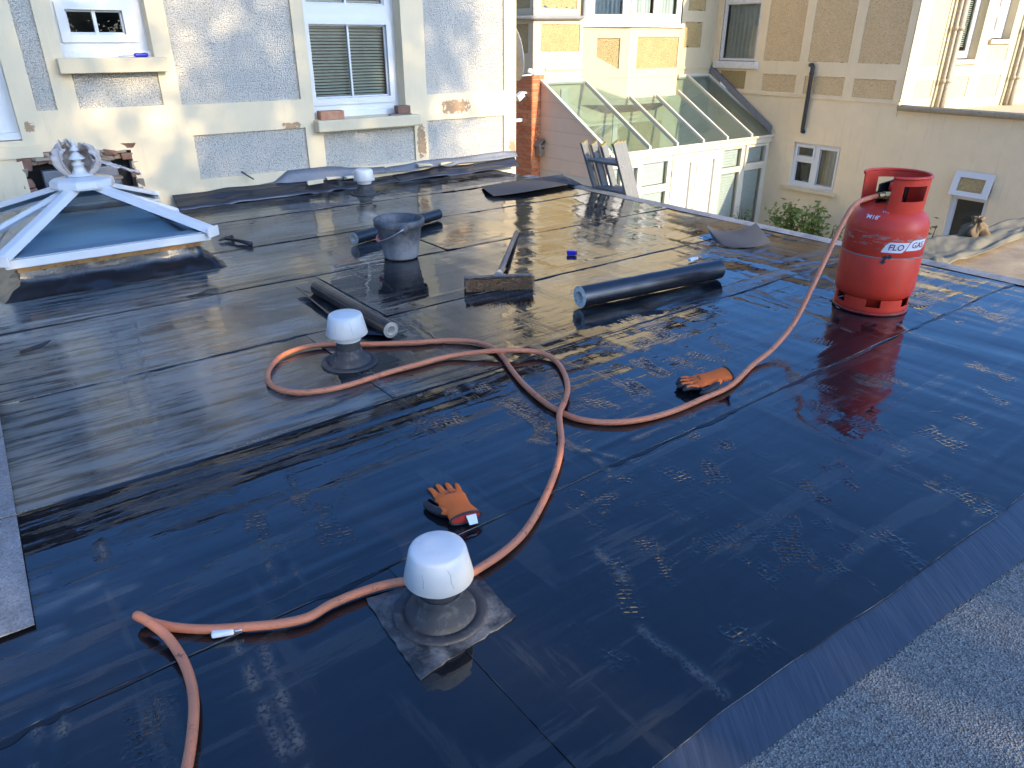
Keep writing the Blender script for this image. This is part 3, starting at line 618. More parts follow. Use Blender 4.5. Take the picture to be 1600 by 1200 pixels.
# lead flashing and felt upstand along the foot of the wall
def flashing(us, top, bot, d0, d1, seed, label, name='lead_flashing', mat='lead'):
    P = []
    for u in np.arange(us[0], us[1], .02):
        q = (u - us[0]) / (us[1] - us[0]); x = np.array([u * 4.]); y = np.array([0.])
        zt = np.interp(q, *zip(*top)) + vnoise(x * 1.5, y, seed)[0] * .02; zb = np.interp(q, *zip(*bot)) + vnoise(x * 2, y, seed + 1)[0] * .02
        bulge = vnoise(x * 1.2, y + 3, seed + 2)[0] * .02
        P.append([LW.p(u, zt, d0), LW.p(u, zt * .6 + zb * .4, d0 + (d1 - d0) * .25 + bulge), LW.p(u, zt * .25 + zb * .75, d0 + (d1 - d0) * .6 + bulge), LW.p(u, zb, d1)])
    mb = MB(); mb.sheet(P, -.003); o = mb.build(name, M[mat], org=LW.p(us[0], 0), smooth=True); return tag(o, label, 'flashing')
flashing((-2.62, -1.38), [(0, .075), (.25, .10), (.34, .17), (.6, .165), (1, .12)], [(0, .05), (.4, .055), (1, .075)], .008, .045, 11, 'dull grey lead flashing left of the small grey vent, torn top edge')
flashing((-1.45, -.005), [(0, .10), (.25, .125), (1, .135)], [(0, .07), (1, .075)], .008, .04, 12, 'grey lead flashing peeling off the wall right of the small vent')
flashing((-3.05, -1.30), [(0, .09), (.5, .085), (.8, .06), (1, .035)], [(0, .0), (1, .004)], .03, .15, 13, 'thick black felt upstand rolled along the wall beside the lantern', 'felt_upstand', 'felt_dull')
flashing((-1.32, -.03), [(0, .04), (.3, .07), (.6, .055), (1, .085)], [(0, .002), (1, .004)], .03, .11, 14, 'wrinkled black felt upstand under the peeled lead by the house corner', 'felt_upstand', 'felt_dull')
for i, (u, z, d) in enumerate(((-2.02, .075, .07), (-1.86, .085, .06), (-1.72, .08, .07), (-1.62, .075, .08), (-1.02, .10, .05), (-.8, .10, .05))):
    r = np.random.default_rng(i); mb = MB(); mb.cbox((0, 0, 0), LW.u * r.uniform(.06, .15), LW.n * .03, EZ * .014)
    mb.v = [tuple(LW.p(u, z, d) + np.array(v) + r.normal(0, .006, 3)) for v in mb.v]
    tag(mb.build('mortar_chip', M['cream_trim'], org=LW.p(u, z, d)), ('broken mortar chip left of the small vent, farthest from it', 'broken mortar chip left of the small vent, second from the left', 'broken mortar chip left of the small vent, third from the left', 'broken mortar chip closest to the small wall vent', 'broken mortar chip below the peeled lead, under the window sill end', 'broken mortar chip below the peeled lead, nearest the house corner')[i], 'debris', 'mortar chips along the flashing')
mb = MB(); mb.tube([LW.p(*LW.uz(377, 268, .03), .03), LW.p(*LW.uz(386, 274, .04), .05), LW.p(*LW.uz(396, 280, .06), .07)], [.008, .006, .005], 6); tag(mb.build('bent_nail_strip', M['pipe_dark'], org=LW.p(-2.5, .15)), 'short dark bent strip sticking out above the flashing', 'strip')
# things on the sills
def tilted_box(name, mat, label, cat, F, u, z, d, su, sd, sz, rot=0.0, bev=.003, parent=None):
    a = math.radians(rot); U = F.u * math.cos(a) + F.n * math.sin(a); Nn = F.n * math.cos(a) - F.u * math.sin(a)
    mb = MB(); c = F.p(u, z, d); mb.cbox(c + EZ * sz / 2, U * su, Nn * sd, EZ * sz); o = mb.build(name, mat, parent, org=c); bevel(o, bev, 2)
    if label: tag(o, label, cat)
    return o
tilted_box('brick', M['brick2'], 'orange brick lying on the left end of the larger window sill', 'brick', LW, -1.81, .509, .02, .185, .09, .062, 6)
tilted_box('wood_strip', M['wood'], 'thin wooden strip lying on the right of the window sill', 'wood strip', LW, -1.215, .509, .03, .20, .045, .010, -3)
tilted_box('brick', M['rubble'], 'dark broken brick sitting on the wooden strip at the window', 'brick', LW, -1.185, .5205, .02, .115, .07, .058, 4, .006)
sd = thing('screwdriver', 'blue handled screwdriver lying on the small window ledge', 'screwdriver', LW.p(-3.06, .957, .03))
mb = MB(); mb.lathe([(.0, 0), (.011, .003), (.013, .02), (.011, .05), (.013, .075), (.008, .088), (.0, .09)], LW.p(-3.02, .967, .02), 12, -LW.u + LW.n * .1); mb.build('handle', M['blue'], sd, smooth=True)
mb = MB(); mb.tube([LW.p(-3.105, .966, .03), LW.p(-3.20, .960, .04)], .003, 8); mb.build('shaft', M['steel'], sd)

# satellite dish on the house corner
dc = LW.p(.135, .95, -.22); dax = LW.u * .93 + LW.n * .30 + EZ * .15
sdish = thing('satellite_dish', 'pale satellite dish seen edge on behind the house corner', 'satellite dish', dc)
mb = MB(); mb.lathe([(.0, -.03), (.08, -.026), (.16, -.012), (.235, .01), (.24, .013), (.235, .014), (.16, -.007), (.08, -.02), (0, -.024)], dc, 36, dax); mb.build('reflector', M['pvc_old'], sdish, smooth=True)
mb = MB(); mb.tube([dc - dax * .03, dc - LW.u * .05 - EZ * .1, LW.p(0.002, .80, -.25)], .015, 8); mb.build('bracket', M['steel'], sdish)
mb = MB(); mb.tube([dc - EZ * .2, dc - EZ * .22 + dax * .22], .008, 8); mb.build('feed_arm', M['steel'], sdish)
mb = MB(); mb.lathe([(.0, 0), (.025, 0), (.025, .06), (0, .07)], dc - EZ * .20 + dax * .22, 12, -dax + EZ * .4); mb.build('receiver', M['pvc_old'], sdish, smooth=True)

# ------------------------------------------------------------------ far house
FC = onz(1090, 228, -.6); CF = Frame(FC, 38); DW = 1.65
W1 = Frame(FC - CF.n * DW, 38)
cream2 = render_mat('cream_masonry', (.56, .46, .29), (), None, .2, .3); M['cream2'] = cream2
beige = render_mat('beige_masonry', (.84, .66, .405), (), None, .18, .22); M['beige'] = beige
far = thing('bay_house', 'cream house with gold pebbledash panels, a bay window and a brick corner', 'house', W1.p(-2.37, GZ))
UC = -2.37
P1 = [(-2.2, -1.34, .885, 1.295), (-2.2, -1.425, 1.525, 2.6), (1.36, 1.86, .93, 1.37), (1.40, 1.90, 1.56, 2.6)]
mb = MB(); mb.holes(W1, UC, 2.6, .56, 4.6, 0, .02, P1)
mb.quadpts([W1.p(-2.115, GZ, 0), W1.p(2.6, GZ, 0), W1.p(2.6, .56, 0), W1.p(-2.115, .56, 0)])
SD = Frame(W1.p(UC, 0), 38 - 90)                         # side wall, runs back from the corner (normal faces left)
SD.n = -W1.u; SD.u = W1.n
mb.holes(SD, -7, 0, .56, 4.6, 0, .02, [(-.55, -.12, .86, 1.30), (-.55, -.08, 1.52, 2.6), (-1.5, -.8, .86, 1.3)])
mb.build('wall', cream2, far)
for i, p in enumerate(P1): panel(far, W1, *p, -.015, M['gold'], 'render_panel', .025 if i else .012, i)
for i, p in enumerate([(-.55, -.12, .86, 1.30), (-.55, -.08, 1.52, 2.6), (-1.5, -.8, .86, 1.3)]): panel(far, SD, *p, -.015, M['gold'], 'render_panel', .012, 20 + i)
mb = MB(); mb.fbox(W1, UC + .27, -1.2, .60, .64, 0, .018); mb.fbox(W1, UC + .27, -1.2, .42, .46, 0, .012); mb.fbox(W1, 1.2, 2.2, .55, .60, 0, .02); mb.build('string_course', cream2, far)
# brick corner, every brick its own piece in a mortar bed
mb = MB(); mb.quadpts([W1.p(UC + .004, GZ, -.004), W1.p(-2.115, GZ, -.004), W1.p(-2.115, .56, -.004), W1.p(UC + .004, .56, -.004)])
mb.quadpts([SD.p(-3.2, GZ, -.004), SD.p(-.002, GZ, -.004), SD.p(-.002, .56, -.004), SD.p(-3.2, .56, -.004)]); mb.build('mortar_bed', M['mortar'], far)
bm_ = {}
def brick(F, u0, u1, z):
    key = (F is W1, round(u1 - u0, 3))
    if key not in bm_:
        mb = MB(); L = u1 - u0; mb.box(-F.n * .012, F.u * L, F.n * .020, EZ * .058); b = mb.build('brick', M['brick'], far); bm_[key] = b.data
        b.location = Vector(F.p(u0, z) - np.array(far['_o'])); 
        b.data.transform(Matrix.Translation(Vector(np.array(far['_o'])))); return
    b = bpy.data.objects.new('brick', bm_[key]); COL.objects.link(b); b.parent = far; b.location = Vector(F.p(u0, z) - np.array(far['_o']))
row = 0; z = -1.36
while z < .51:
    if row % 2: segs = [(UC + .002, UC + .112), (UC + .122, -2.12)]
    else: segs = [(UC + .002, UC + .18), (UC + .19, -2.12)]
    for s_ in segs: brick(W1, *s_, z)
    x = -.002
    if row % 2: x0s = [(x - .22, x)]; x -= .23
    else: x0s = [(x - .105, x)]; x -= .115
    while x > -1.45: x0s.append((x - .22, x)); x -= .23
    for s_ in x0s: brick(SD, *s_, z)
    z += .068; row += 1
# drain pipe across the corner
mb = MB(); mb.tube([SD.p(-2.2, 1.40, .05), SD.p(.03, 1.38, .05), W1.p(UC - .0, 1.38, .055), W1.p(-1.36, 1.395, .055), W1.p(-1.31, 1.42, .055), W1.p(-1.30, 2.6, .055)], .032, 10); mb.build('drain_pipe', M['pipe_grey'], far, smooth=True)
# canted bay
BB0, BB1, BL, BR, BD = -.60, .72, -1.26, 1.25, .45
def bayline(z, o=0.0): return [W1.p(BL - o, z, 0), W1.p(BB0 - o * .5, z, BD + o), W1.p(BB1 + o * .5, z, BD + o), W1.p(BR + o, z, 0)]
class F2(Frame):
    def __init__(s, A, B):
        s.P = np.array(A, float); d = np.array(B, float) - s.P; d[2] = 0; s.len = np.linalg.norm(d); s.u = d / s.len; s.n = np.cross(s.u, EZ)
bl = bayline(0); FL = F2(bl[0], bl[1]); FF = F2(bl[1], bl[2]); FR = F2(bl[2], bl[3])
pf = (.20, 1.28, .60, 1.11); pl_ = (FL.len * .30, FL.len * .80, .60, 1.09)
mb = MB(); mb.holes(FF, 0, FF.len, .02, 1.30, 0, .022, [pf]); mb.quadpts([FR.p(0, .02), FR.p(FR.len, .02), FR.p(FR.len, 1.30), FR.p(0, 1.30)])
mb.holes(FL, 0, FL.len, .02, 1.30, 0, .022, [pl_])
mb.build('bay', cream2, far)
panel(far, FF, *pf, -.016, M['gold'])
panel(far, FL, *pl_, -.016, M['gold'])
mb = MB(); a, b, c, e = pl_; mb.box8([FL.p(a, c, -.02), FL.p(b, c, -.02), FL.p(b, c, .0005), FL.p(a, c, .0005), FL.p(a, c + .20, -.02), FL.p(b, c + .001, -.02), FL.p(b, c + .001, .0005), FL.p(a, c + .20, .0005)]); mb.build('panel_fillet', cream2, far)
for (z0, z1, o) in ((1.26, 1.32, .05), (.12, .14, .008), (.47, .49, .008)):
    A = bayline(z0, o); B = bayline(z1, o); Ai = bayline(z0, -.01); Bi = bayline(z1, -.01); mb = MB()
    for i in range(3): mb.box8([A[i], A[i + 1], Ai[i + 1], Ai[i], B[i], B[i + 1], Bi[i + 1], Bi[i]])
    mb.build('bay_sill' if o > .02 else 'bay_moulding', M['pvc_old'] if o > .02 else cream2, far)
for F_, cells in ((FF, [(.13, .60, 1.46, 2.4), (.70, 1.20, 1.46, 2.4)]), (FL, [(.17, FL.len - .14, 1.44, 2.4)])):
    w = window(far, F_, .02, F_.len - .02, 1.32, 2.5, -.02, cells, frame=M['pvc_old'], inside='room', idepth=.25)
    for (q0, q1, q2, q3) in cells: curtain(w, F_, q0, q1, q2 - .02, q3, -.12, M['net'], 7, .015)
mb = MB()
T = bayline(2.5, .03); T2 = bayline(4.6, .03)
for i in range(3): mb.quadpts([T[i], T[i + 1], T2[i + 1], T2[i]])
mb.build('bay_upper', cream2, far)
mb = MB(); mb.box8([W1.p(UC - .3, 4.6, .55), W1.p(2.9, 4.6, .55), W1.p(2.9, 4.6, -7), W1.p(UC - .3, 4.6, -7), W1.p(UC - .3, 4.75, .55), W1.p(2.9, 4.75, .55), W1.p(2.9, 6.5, -4), W1.p(UC - .3, 6.5, -4)]); mb.build('roof', M['slate'], far)
# bird box, lamp and small fittings on the brick corner
bh = thing('bird_house', 'small wooden bird house hung on the red brick corner', 'bird house', W1.p(-2.22, -.62, .01))
uu, zz = W1.uz(844, 232, .06)
mb = MB(); mb.fbox(W1, uu - .07, uu + .07, zz - .12, zz + .06, .012, .13); bevel(mb.build('box', M['wood'], bh), .004)
mb = MB()
for sg in (-1, 1): mb.box8([W1.p(uu, zz + .15, .005), W1.p(uu, zz + .15, .16), W1.p(uu + sg * .10, zz + .04, .16), W1.p(uu + sg * .10, zz + .04, .005), W1.p(uu, zz + .165, .005), W1.p(uu, zz + .165, .16), W1.p(uu + sg * .105, zz + .052, .16), W1.p(uu + sg * .105, zz + .052, .005)])
mb.build('roof', M['wood'], bh)
mb = MB(); mb.lathe([(0, 0), (.018, 0), (.018, .004), (0, .004)], W1.p(uu, zz + .01, .131), 14, W1.n); mb.build('entrance_hole', M['dark'], bh)
su, sz = SD.uz(820, 150, .05)
lamp = thing('security_lamp', 'small white security lamp fixed to the brick side wall', 'lamp', SD.p(su, sz))
mb = MB(); mb.cbox(SD.p(su, sz, .16), SD.n * .12 - EZ * .08, SD.u * .10, EZ * .08 + SD.n * .05); bevel(mb.build('head', M['pvc_old'], lamp), .01)
mb = MB(); mb.tube([SD.p(su, sz + .05, 0), SD.p(su, sz + .05, .10)], .018, 8); mb.build('arm', M['pvc_old'], lamp)
su, sz = SD.uz(812, 190, .05)
al = tilted_box('alarm_box', M['white'], 'thin white bracket on the brick wall below the lamp', 'bracket', SD, su, sz, .12, .06, .24, .05)

# ------------------------------------------------------------------ conservatory
con = thing('conservatory', 'white lean to conservatory with green glass roof and panelled doors', 'conservatory', CF.p(0, GZ))
CU0, CU1, ZE, ZT = -2.18, 2.17, -.56, .40
pv = plain('conservatory_white', (.58, .52, .40), .4, 0, .08, 6)
mb = MB(); mb.fbox(CF, CU0, CU1, ZE - .13, ZE, -.06, .04); mb.fbox(CF, CU0, CU1, ZE - .03, ZE + .012, .04, .075); bevel(mb.build('eaves_beam', pv, con), .006)
slope = lambda q, o=0: (CF.n * (-DW * q), ZE + (ZT - ZE) * q + o)
def rp(u, q, o=0):
    a = CF.p(u, ZE + .02 + (ZT - ZE) * q + o, -DW * q * .99 + .03); return a
raf = [-2.18, -1.24, -.56, .13, .80, 1.52, 2.16]
def bay_q(u):   # where the bay front/cants cut the sloping glass
    d = 0
    if BL < u < BB0: d = BD * (u - BL) / (BB0 - BL)
    elif BB0 <= u <= BB1: d = BD
    elif BB1 < u < BR: d = BD * (BR - u) / (BR - BB1)
    return 1 - (d + .02) / DW if d else 1.0
for u in raf[1:]:
    mb = MB(); q = bay_q(u); A, B = rp(u, 0, .018), rp(u, q, .018)
    mb.box8([A - CF.u * .028 - EZ * .05, A + CF.u * .028 - EZ * .05, B + CF.u * .028 - EZ * .05, B - CF.u * .028 - EZ * .05, A - CF.u * .022 + EZ * .018, A + CF.u * .022 + EZ * .018, B + CF.u * .022 + EZ * .018, B - CF.u * .022 + EZ * .018]); bevel(mb.build('glazing_bar', pv, con), .005)
for a, b in zip(raf[:-1], raf[1:]):
    us = sorted({a, b} | {x for x in (BL, BB0, BB1, BR) if a < x < b}); mb = MB()
    pts = [rp(u, 0) for u in us] + [rp(u, bay_q(u)) for u in us[::-1]]; mb.quadpts(pts); mb.build('roof_pane', M['glass_green'], con)
mb = MB(); mb.fbox(W1, CU0, BL, ZT - .02, ZT + .06, .0, .05); mb.fbox(W1, BR, CU1, ZT - .02, ZT + .06, 0, .05); mb.build('wall_plate', pv, con)
# left side: boarded gable with a low window
CS = Frame(CF.p(CU0, 0), 0); CS.n = -CF.u; CS.u = CF.n      # u: 0 at front, -DW at the wall
def sidez(u): return ZE + (ZT - ZE) * min(1, max(0, -u / DW))
wu0, wz1 = CS.uz(860, 238); wu1, wz0 = CS.uz(896, 275)
lowz = -.98
zs = [-2.75, -1.72, lowz]
mb = MB(); mb.quadpts([CS.p(-DW, lowz, -.004), CS.p(0, lowz, -.004), CS.p(0, ZE, -.004), CS.p(-DW, ZT, -.004)]); mb.build('side_backing', M['pipe_grey'], con)
mb = MB(); mb.holes(CS, -DW, -.0, -2.75, lowz, 0, .03, [(-1.32, -.72, -1.42, -1.10), (-1.32, -.72, -2.2, -1.55), (-.55, -.12, -1.42, -1.10), (-.55, -.12, -2.2, -1.55)]); mb.build('side_frame', pv, con)
for (a, b, c, e) in [(-1.32, -.72, -1.42, -1.10), (-1.32, -.72, -2.2, -1.55), (-.55, -.12, -1.42, -1.10), (-.55, -.12, -2.2, -1.55)]:
    mb = MB(); mb.quadpts([CS.p(a, c, -.02), CS.p(b, c, -.02), CS.p(b, e, -.02), CS.p(a, e, -.02)]); mb.build('side_pane', M['glass'], con)
zz = lowz
pinkish = plain('side_cladding', (.68, .50, .35), .55, 0, .1, 5)
while zz < ZT:
    z2 = min(zz + .22, ZT); mb = MB()
    fr = lambda z: 0.0 if z <= ZE else -DW * (z - ZE) / (ZT - ZE)
    pts = [CS.p(-DW, zz + .003, .005), CS.p(fr(zz) , zz + .003, .005)]
    if zz < ZE < z2: pts.append(CS.p(0, ZE, .004))
    pts += [CS.p(fr(z2), z2, .003), CS.p(-DW, z2, .003)]
    mb.quadpts(pts); mb.build('cladding_board', pinkish, con); zz += .22
mb = MB(); A, B = CS.p(.05, ZE + .0, .0), CS.p(-DW, ZT + .02, .0)
mb.box8([A - CS.n * .03, A + CS.n * .03, B + CS.n * .03, B - CS.n * .03, A - CS.n * .03 + EZ * .05, A + CS.n * .03 + EZ * .05, B + CS.n * .03 + EZ * .05, B - CS.n * .03 + EZ * .05]); mb.build('barge_board', pv, con)
# front: windows, a pair of panelled doors, windows
zb = GZ
mb = MB(); cells = [(-2.08, -1.86, -1.10, -.80), (-1.72, -1.47, -1.14, -.82), (-1.36, -.74, -1.16, -.78), (-1.36, -.74, -2.3, -1.28), (-2.08, -1.47, -2.3, -1.28), (.76, 1.30, -1.06, -.74), (.76, 1.30, -2.3, -1.16), (1.46, 2.02, -1.03, -.74), (1.46, 2.02, -2.3, -1.16)]
mb.holes(CF, CU0, CU1, zb, ZE - .13, 0, .05, cells + [(-.63, .66, zb, -.70)], True)
fr_ = bevel(mb.build('front_frame', pv, con), .006, 1)
for (a, b, c, e) in cells:
    mb = MB(); mb.quadpts([CF.p(a, c, -.025), CF.p(b, c, -.025), CF.p(b, e, -.025), CF.p(a, e, -.025)]); mb.build('front_pane', M['glass'], fr_)
    mb = MB()
    for i in range(int((e - c) / .05) + 1):
        z0 = c + i * .05; mb.box8([CF.p(a - .01, z0, -.085), CF.p(b + .01, z0, -.085), CF.p(b + .01, z0, -.09), CF.p(a - .01, z0, -.09), CF.p(a - .01, z0 + .048, -.078), CF.p(b + .01, z0 + .048, -.078), CF.p(b + .01, z0 + .048, -.083), CF.p(a - .01, z0 + .048, -.083)])
    mb.build('blind', M['net'], fr_)
mb = MB(); mb.holes(CF, 1.40, 2.08, -1.09, -.70, .03, .03, [(1.46, 2.02, -1.03, -.74)]); bevel(mb.build('vent_casement', pv, con), .006, 1)
for (a, b) in ((-.625, .012), (.018, .655)):
    mb = MB(); mb.holes(CF, a, b, zb, -.703, .012, .05, [(a + .14, b - .14, -2.5, -.86)], True); dr = bevel(mb.build('door', pv, con), .006, 1)
    mb = MB(); mb.quadpts([CF.p(a + .14, -2.5, -.028), CF.p(b - .14, -2.5, -.028), CF.p(b - .14, -.86, -.028), CF.p(a + .14, -.86, -.028)]); mb.build('door_panel', M['net'], dr)
    for zz in (-1.0, -1.7):
        mb = MB(); mb.fbox(CF, a - .012, a + .012, zz - .05, zz + .05, .0, .03); mb.build('hinge', pv, dr)
mb = MB(); mb.quadpts([CF.p(CU0, GZ + .05, 0), CF.p(CU1, GZ + .05, 0), CF.p(CU1, GZ + .05, -DW), CF.p(CU0, GZ + .05, -DW)]); mb.build('floor', M['net'], con)
for (a, b, c) in ((.9, 1.35, M['net']), (1.5, 1.8, M['curtain'])): curtain(con, CF, a, b, -2.0, -.7, -.5, c, 5, .03)
mb = MB(); mb.box(CF.p(-1.9, -1.5, -.5), CF.u * 1.2, -CF.n * .7, EZ * .7); bevel(mb.build('covered_seat', M['net'], con), .1, 4)
# the interior wall panel seen through the glass
panel(con, W1, -1.6, .9, -.9, -.35, .01, M['gold'], 'wall_panel')
mb = MB(); mb.fbox(W1, -1.75, -1.6, GZ, .3, 0, .03); mb.fbox(W1, -.45, -.33, GZ, .3, 0, .03); mb.build('wall_pilaster', pv, con)

# ------------------------------------------------------------------ beige wing on the right
W2 = Frame(FC + CF.u * 2.15, -57)
wing = thing('beige_wing', 'beige rendered house wing with buff pebbledash panels and white windows', 'house', W2.p(0, GZ))
VE = 2.40
upP = [(-.42, .38, .715, 3.0), (.55, 1.345, .715, 3.0), (1.525, 2.27, .712, 3.0), (-.38, .37, .195, .49), (.55, 1.345, .19, .485), (1.525, 2.27, .185, .475), (-1.42, -.78, .20, .52)]
upW = [(-1.52, -.60, .66, 1.95)]; lowW = [(.545, 1.51, -1.41, -.63), (3.55, 4.11, -2.1, -.76)]
mb = MB(); mb.holes(W2, -2.2, VE, .10, 2.95, 0, .018, upP + upW)
mb.holes(W2, -2.2, 9, GZ, .10, 0, .12, lowW)
mb.build('wall', beige, wing)
for i, p in enumerate(upP): panel(wing, W2, *p, -.013, M['gold'] if i == 6 else M['buff'], 'render_panel', .018 if i == 6 else .006, 30 + i, (lambda u: .26 * max(0, (-1.05 - u) / .37)) if i == 6 else None)
mb = MB(); mb.fbox(W2, -1.0, VE, .125, .155, 0, .02); mb.build('string_course', beige, wing)
w = window(wing, W2, -1.52, -.60, .70, 1.95, -.03, [(-1.46, -.66, .73, 1.68)], frame=M['pvc_old'], inside='room', idepth=.3); curtain(w, W2, -1.46, -.66, .74, 1.70, -.13, M['net'], 8, .02)
mb = MB(); mb.fbox(W2, -1.60, -.52, .56, .69, -.02, .06); bevel(mb.build('window_sill', M['pvc_old'], wing), .012)
# flashing strip where the conservatory roof meets the wing
A, B = W2.p(-1.62, .50, .03), W2.p(.02, -.50, .03); mb = MB(); mb.box8([A, A + W2.n * .06, B + W2.n * .06, B, A + EZ * .10, A + EZ * .10 + W2.n * .03, B + EZ * .10 + W2.n * .03, B + EZ * .10]); mb.build('roof_flashing', M['lead'], wing)
mb = MB(); mb.tube([W2.p(.63, .665, .02), W2.p(.69, .668, .05), W2.p(.715, .63, .055), W2.p(.715, .55, .055), W2.p(.715, -.40, .055), W2.p(.712, -.435, .05), W2.p(.712, -.445, .0)], .034, 10); mb.build('drain_pipe', M['pipe_dark'], wing, smooth=True)
mb = MB(); mb.lathe([(.04, 0), (.06, 0), (.06, .008), (.04, .008)], W2.p(.712, -.45, .0), 16, W2.n); mb.build('pipe_collar', M['pvc'], wing)
mb = MB(); mb.lathe([(.034, 0), (.041, 0), (.041, .05), (.034, .05)], W2.p(.715, .50, .055), 14); mb.build('pipe_joint', M['pipe_dark'], wing)
w = window(wing, W2, .545, 1.51, -1.41, -.63, -.05, [(.62, .95, -.87, -.71), (.62, .95, -1.33, -.97), (1.09, 1.44, -1.34, -.71)], inside='room', idepth=.35)
mb = MB(); mb.holes(W2, .585, .985, -.905, -.665, -.035, .03, [(.62, .95, -.87, -.71)]); bevel(mb.build('casement', M['pvc'], wing), .005, 1)
mb = MB(); mb.holes(W2, 1.05, 1.475, -1.375, -.665, -.035, .03, [(1.09, 1.44, -1.34, -.71)]); bevel(mb.build('casement', M['pvc'], wing), .005, 1)
curtain(w, W2, 1.12, 1.46, -1.38, -.68, -.18, M['curtain'], 4, .03)
mb = MB(); mb.fbox(W2, .44, 1.60, -1.475, -1.415, -.04, .07); bevel(mb.build('window_sill', M['cream_trim'], wing), .006)
w = window(wing, W2, 3.55, 4.11, -2.1, -.76, -.05, [(3.62, 4.04, -2.02, -1.16)], inside='room', idepth=.35)
mb = MB(); k = [(3.54, -.75, 0.0), (4.12, -.75, 0.0), (4.12, -1.10, .09), (3.54, -1.10, .09)]
TF = Frame(W2.P, -57); tilt = W2.n * .09 - EZ * .35; tn = np.cross(W2.u, -tilt / np.linalg.norm(tilt)); TF.P = W2.p(3.55, 0, .004)
def tp(u, q, d=0): return W2.p(3.55 + u, -.75, .004) + tilt * q + tn * d
for (u0, u1, q0, q1) in ((0, .56, 0, .24), (0, .56, .80, 1.0), (0, .09, .24, .80), (.47, .56, .24, .80)):
    mb.box8([tp(u0, q1, -.02), tp(u1, q1, -.02), tp(u1, q1, .02), tp(u0, q1, .02), tp(u0, q0, -.02), tp(u1, q0, -.02), tp(u1, q0, .02), tp(u0, q0, .02)])
tl = mb.build('top_hung_casement', M['pvc'], wing)
mb = MB(); mb.quadpts([tp(.09, .80), tp(.47, .80), tp(.47, .24), tp(.09, .24)]); mb.build('pane', M['gold'], tl)
# house plant pot inside the lower window
pp = W2.p(.80, -1.40, -.16); pot = thing('potted_plant', 'leafy plant in a pale pot inside the lower left wing window', 'plant', pp)
mb = MB(); mb.lathe([(0, 0), (.04, 0), (.055, .09), (.05, .09), (.045, .07), (0, .07)], pp, 16); mb.build('pot', M['white'], pot, smooth=True)
mb = MB(); r = np.random.default_rng(5)
for i in range(26):
    a = r.uniform(0, 6.28); h = r.uniform(.1, .40); q = pp + V3(math.cos(a) * .09 * r.random(), math.sin(a) * .09 * r.random(), h); d = V3(math.cos(a), math.sin(a), .4) * .06; s_ = np.cross(d, EZ) * .35
    mb.quadpts([q, q + d * .5 + s_, q + d, q + d * .5 - s_])
mb.tube([pp + EZ * .05, pp + EZ * .42], .005, 6); mb.build('foliage', M['leaf2'], pot)
# sunlit set-back wall over the gutter
CC = W2.p(VE, 0); RF = Frame(CC, 33)
rP = [(.35, .86, .68, 3.0), (.32, .86, .19, .46), (1.16, 1.95, .17, .50), (2.27, 3.02, .14, .50), (2.36, 3.02, .73, .95), (3.7, 4.6, .14, .5)]
rW = [(1.25, 1.99, .76, 2.4), (2.34, 2.98, 1.07, 2.0)]
mb = MB(); mb.holes(RF, 0, 7, -.06, 2.95, 0, .016, rP + rW)
for (a, b, c, e) in rW:
    for pts in ([(a, c), (a, e)], [(b, e), (b, c)], [(a, e), (b, e)], [(b, c), (a, c)]):
        (x0, y0), (x1, y1) = pts; mb.quadpts([RF.p(x0, y0, -.016), RF.p(x1, y1, -.016), RF.p(x1, y1, -.2), RF.p(x0, y0, -.2)])
mb.build('set_back_wall', cream2, wing)
pal = pebble('cream_pebbledash', (.55, .45, .28), (.42, .32, .19), 70, .55, .5)
for i, p in enumerate(rP): panel(wing, RF, *p, -.012, pal)
w = window(wing, RF, 1.25, 1.99, .78, 2.4, -.14, [(1.34, 1.90, .88, 2.3)], slats=(1.36, 1.88, .95, 2.3, 46), inside='room', idepth=.3)
mb = MB(); mb.fbox(RF, 1.22, 2.02, .69, .755, -.14, .05); mb.build('window_sill', cream2, wing)
w = window(wing, RF, 2.34, 2.98, 1.09, 2.0, -.14, [(2.44, 2.70, 1.2, 1.44), (2.44, 2.70, 1.56, 1.9)], inside='room', idepth=.3)
mb = MB(); mb.fbox(RF, 2.27, 3.03, 1.00, 1.07, -.14, .05); mb.build('window_sill', cream2, wing)
for (s_, r_, m_) in ((.965, .03, 'pipe_beige'), (1.10, .055, 'pipe_beige'), (3.28, .03, 'pipe_beige'), (3.42, .055, 'pipe_beige')):
    mb = MB(); mb.tube([RF.p(s_ - .02, -.03, .09), RF.p(s_, .3, .09), RF.p(s_, 2.9, .09)], r_, 12); mb.build('downpipe', M[m_], wing, smooth=True)
    mb = MB()
    for zz in (.42, 1.2): mb.lathe([(r_, 0), (r_ + .012, 0), (r_ + .012, .06), (r_, .06)], RF.p(s_, zz, .09), 14)
    mb.build('pipe_collar', M[m_], wing, smooth=True)
mb = MB(); fr0 = W2.p(VE - .02, .0); a, b = RF.p(0, -.02, .0), RF.p(7, -.02, 0); mb.quadpts([W2.p(VE, -.02, 0), W2.p(9, -.02, 0), b, a]); mb.build('low_roof', cream2, wing)
P = []
for v in np.linspace(VE + .03, 8, 40): P.append([W2.p(v, .125, .015), W2.p(v, .06, .022), W2.p(v, .035, .06), W2.p(v, .055, .10), W2.p(v, .115, .115)])
mb = MB(); mb.sheet(P, .006); mb.build('gutter', M['pipe_beige'], wing, smooth=True)
mb = MB(); mb.box8([W2.p(-2.4, 2.95, .25), W2.p(VE + .25, 2.95, .25), RF.p(7, 2.95, .25), RF.p(7, 2.95, -6), W2.p(-2.4, 3.05, .25), W2.p(VE + .25, 3.05, .25), RF.p(7, 3.05, .25), RF.p(7, 3.6, -6)]); mb.build('roof', M['slate'], wing)

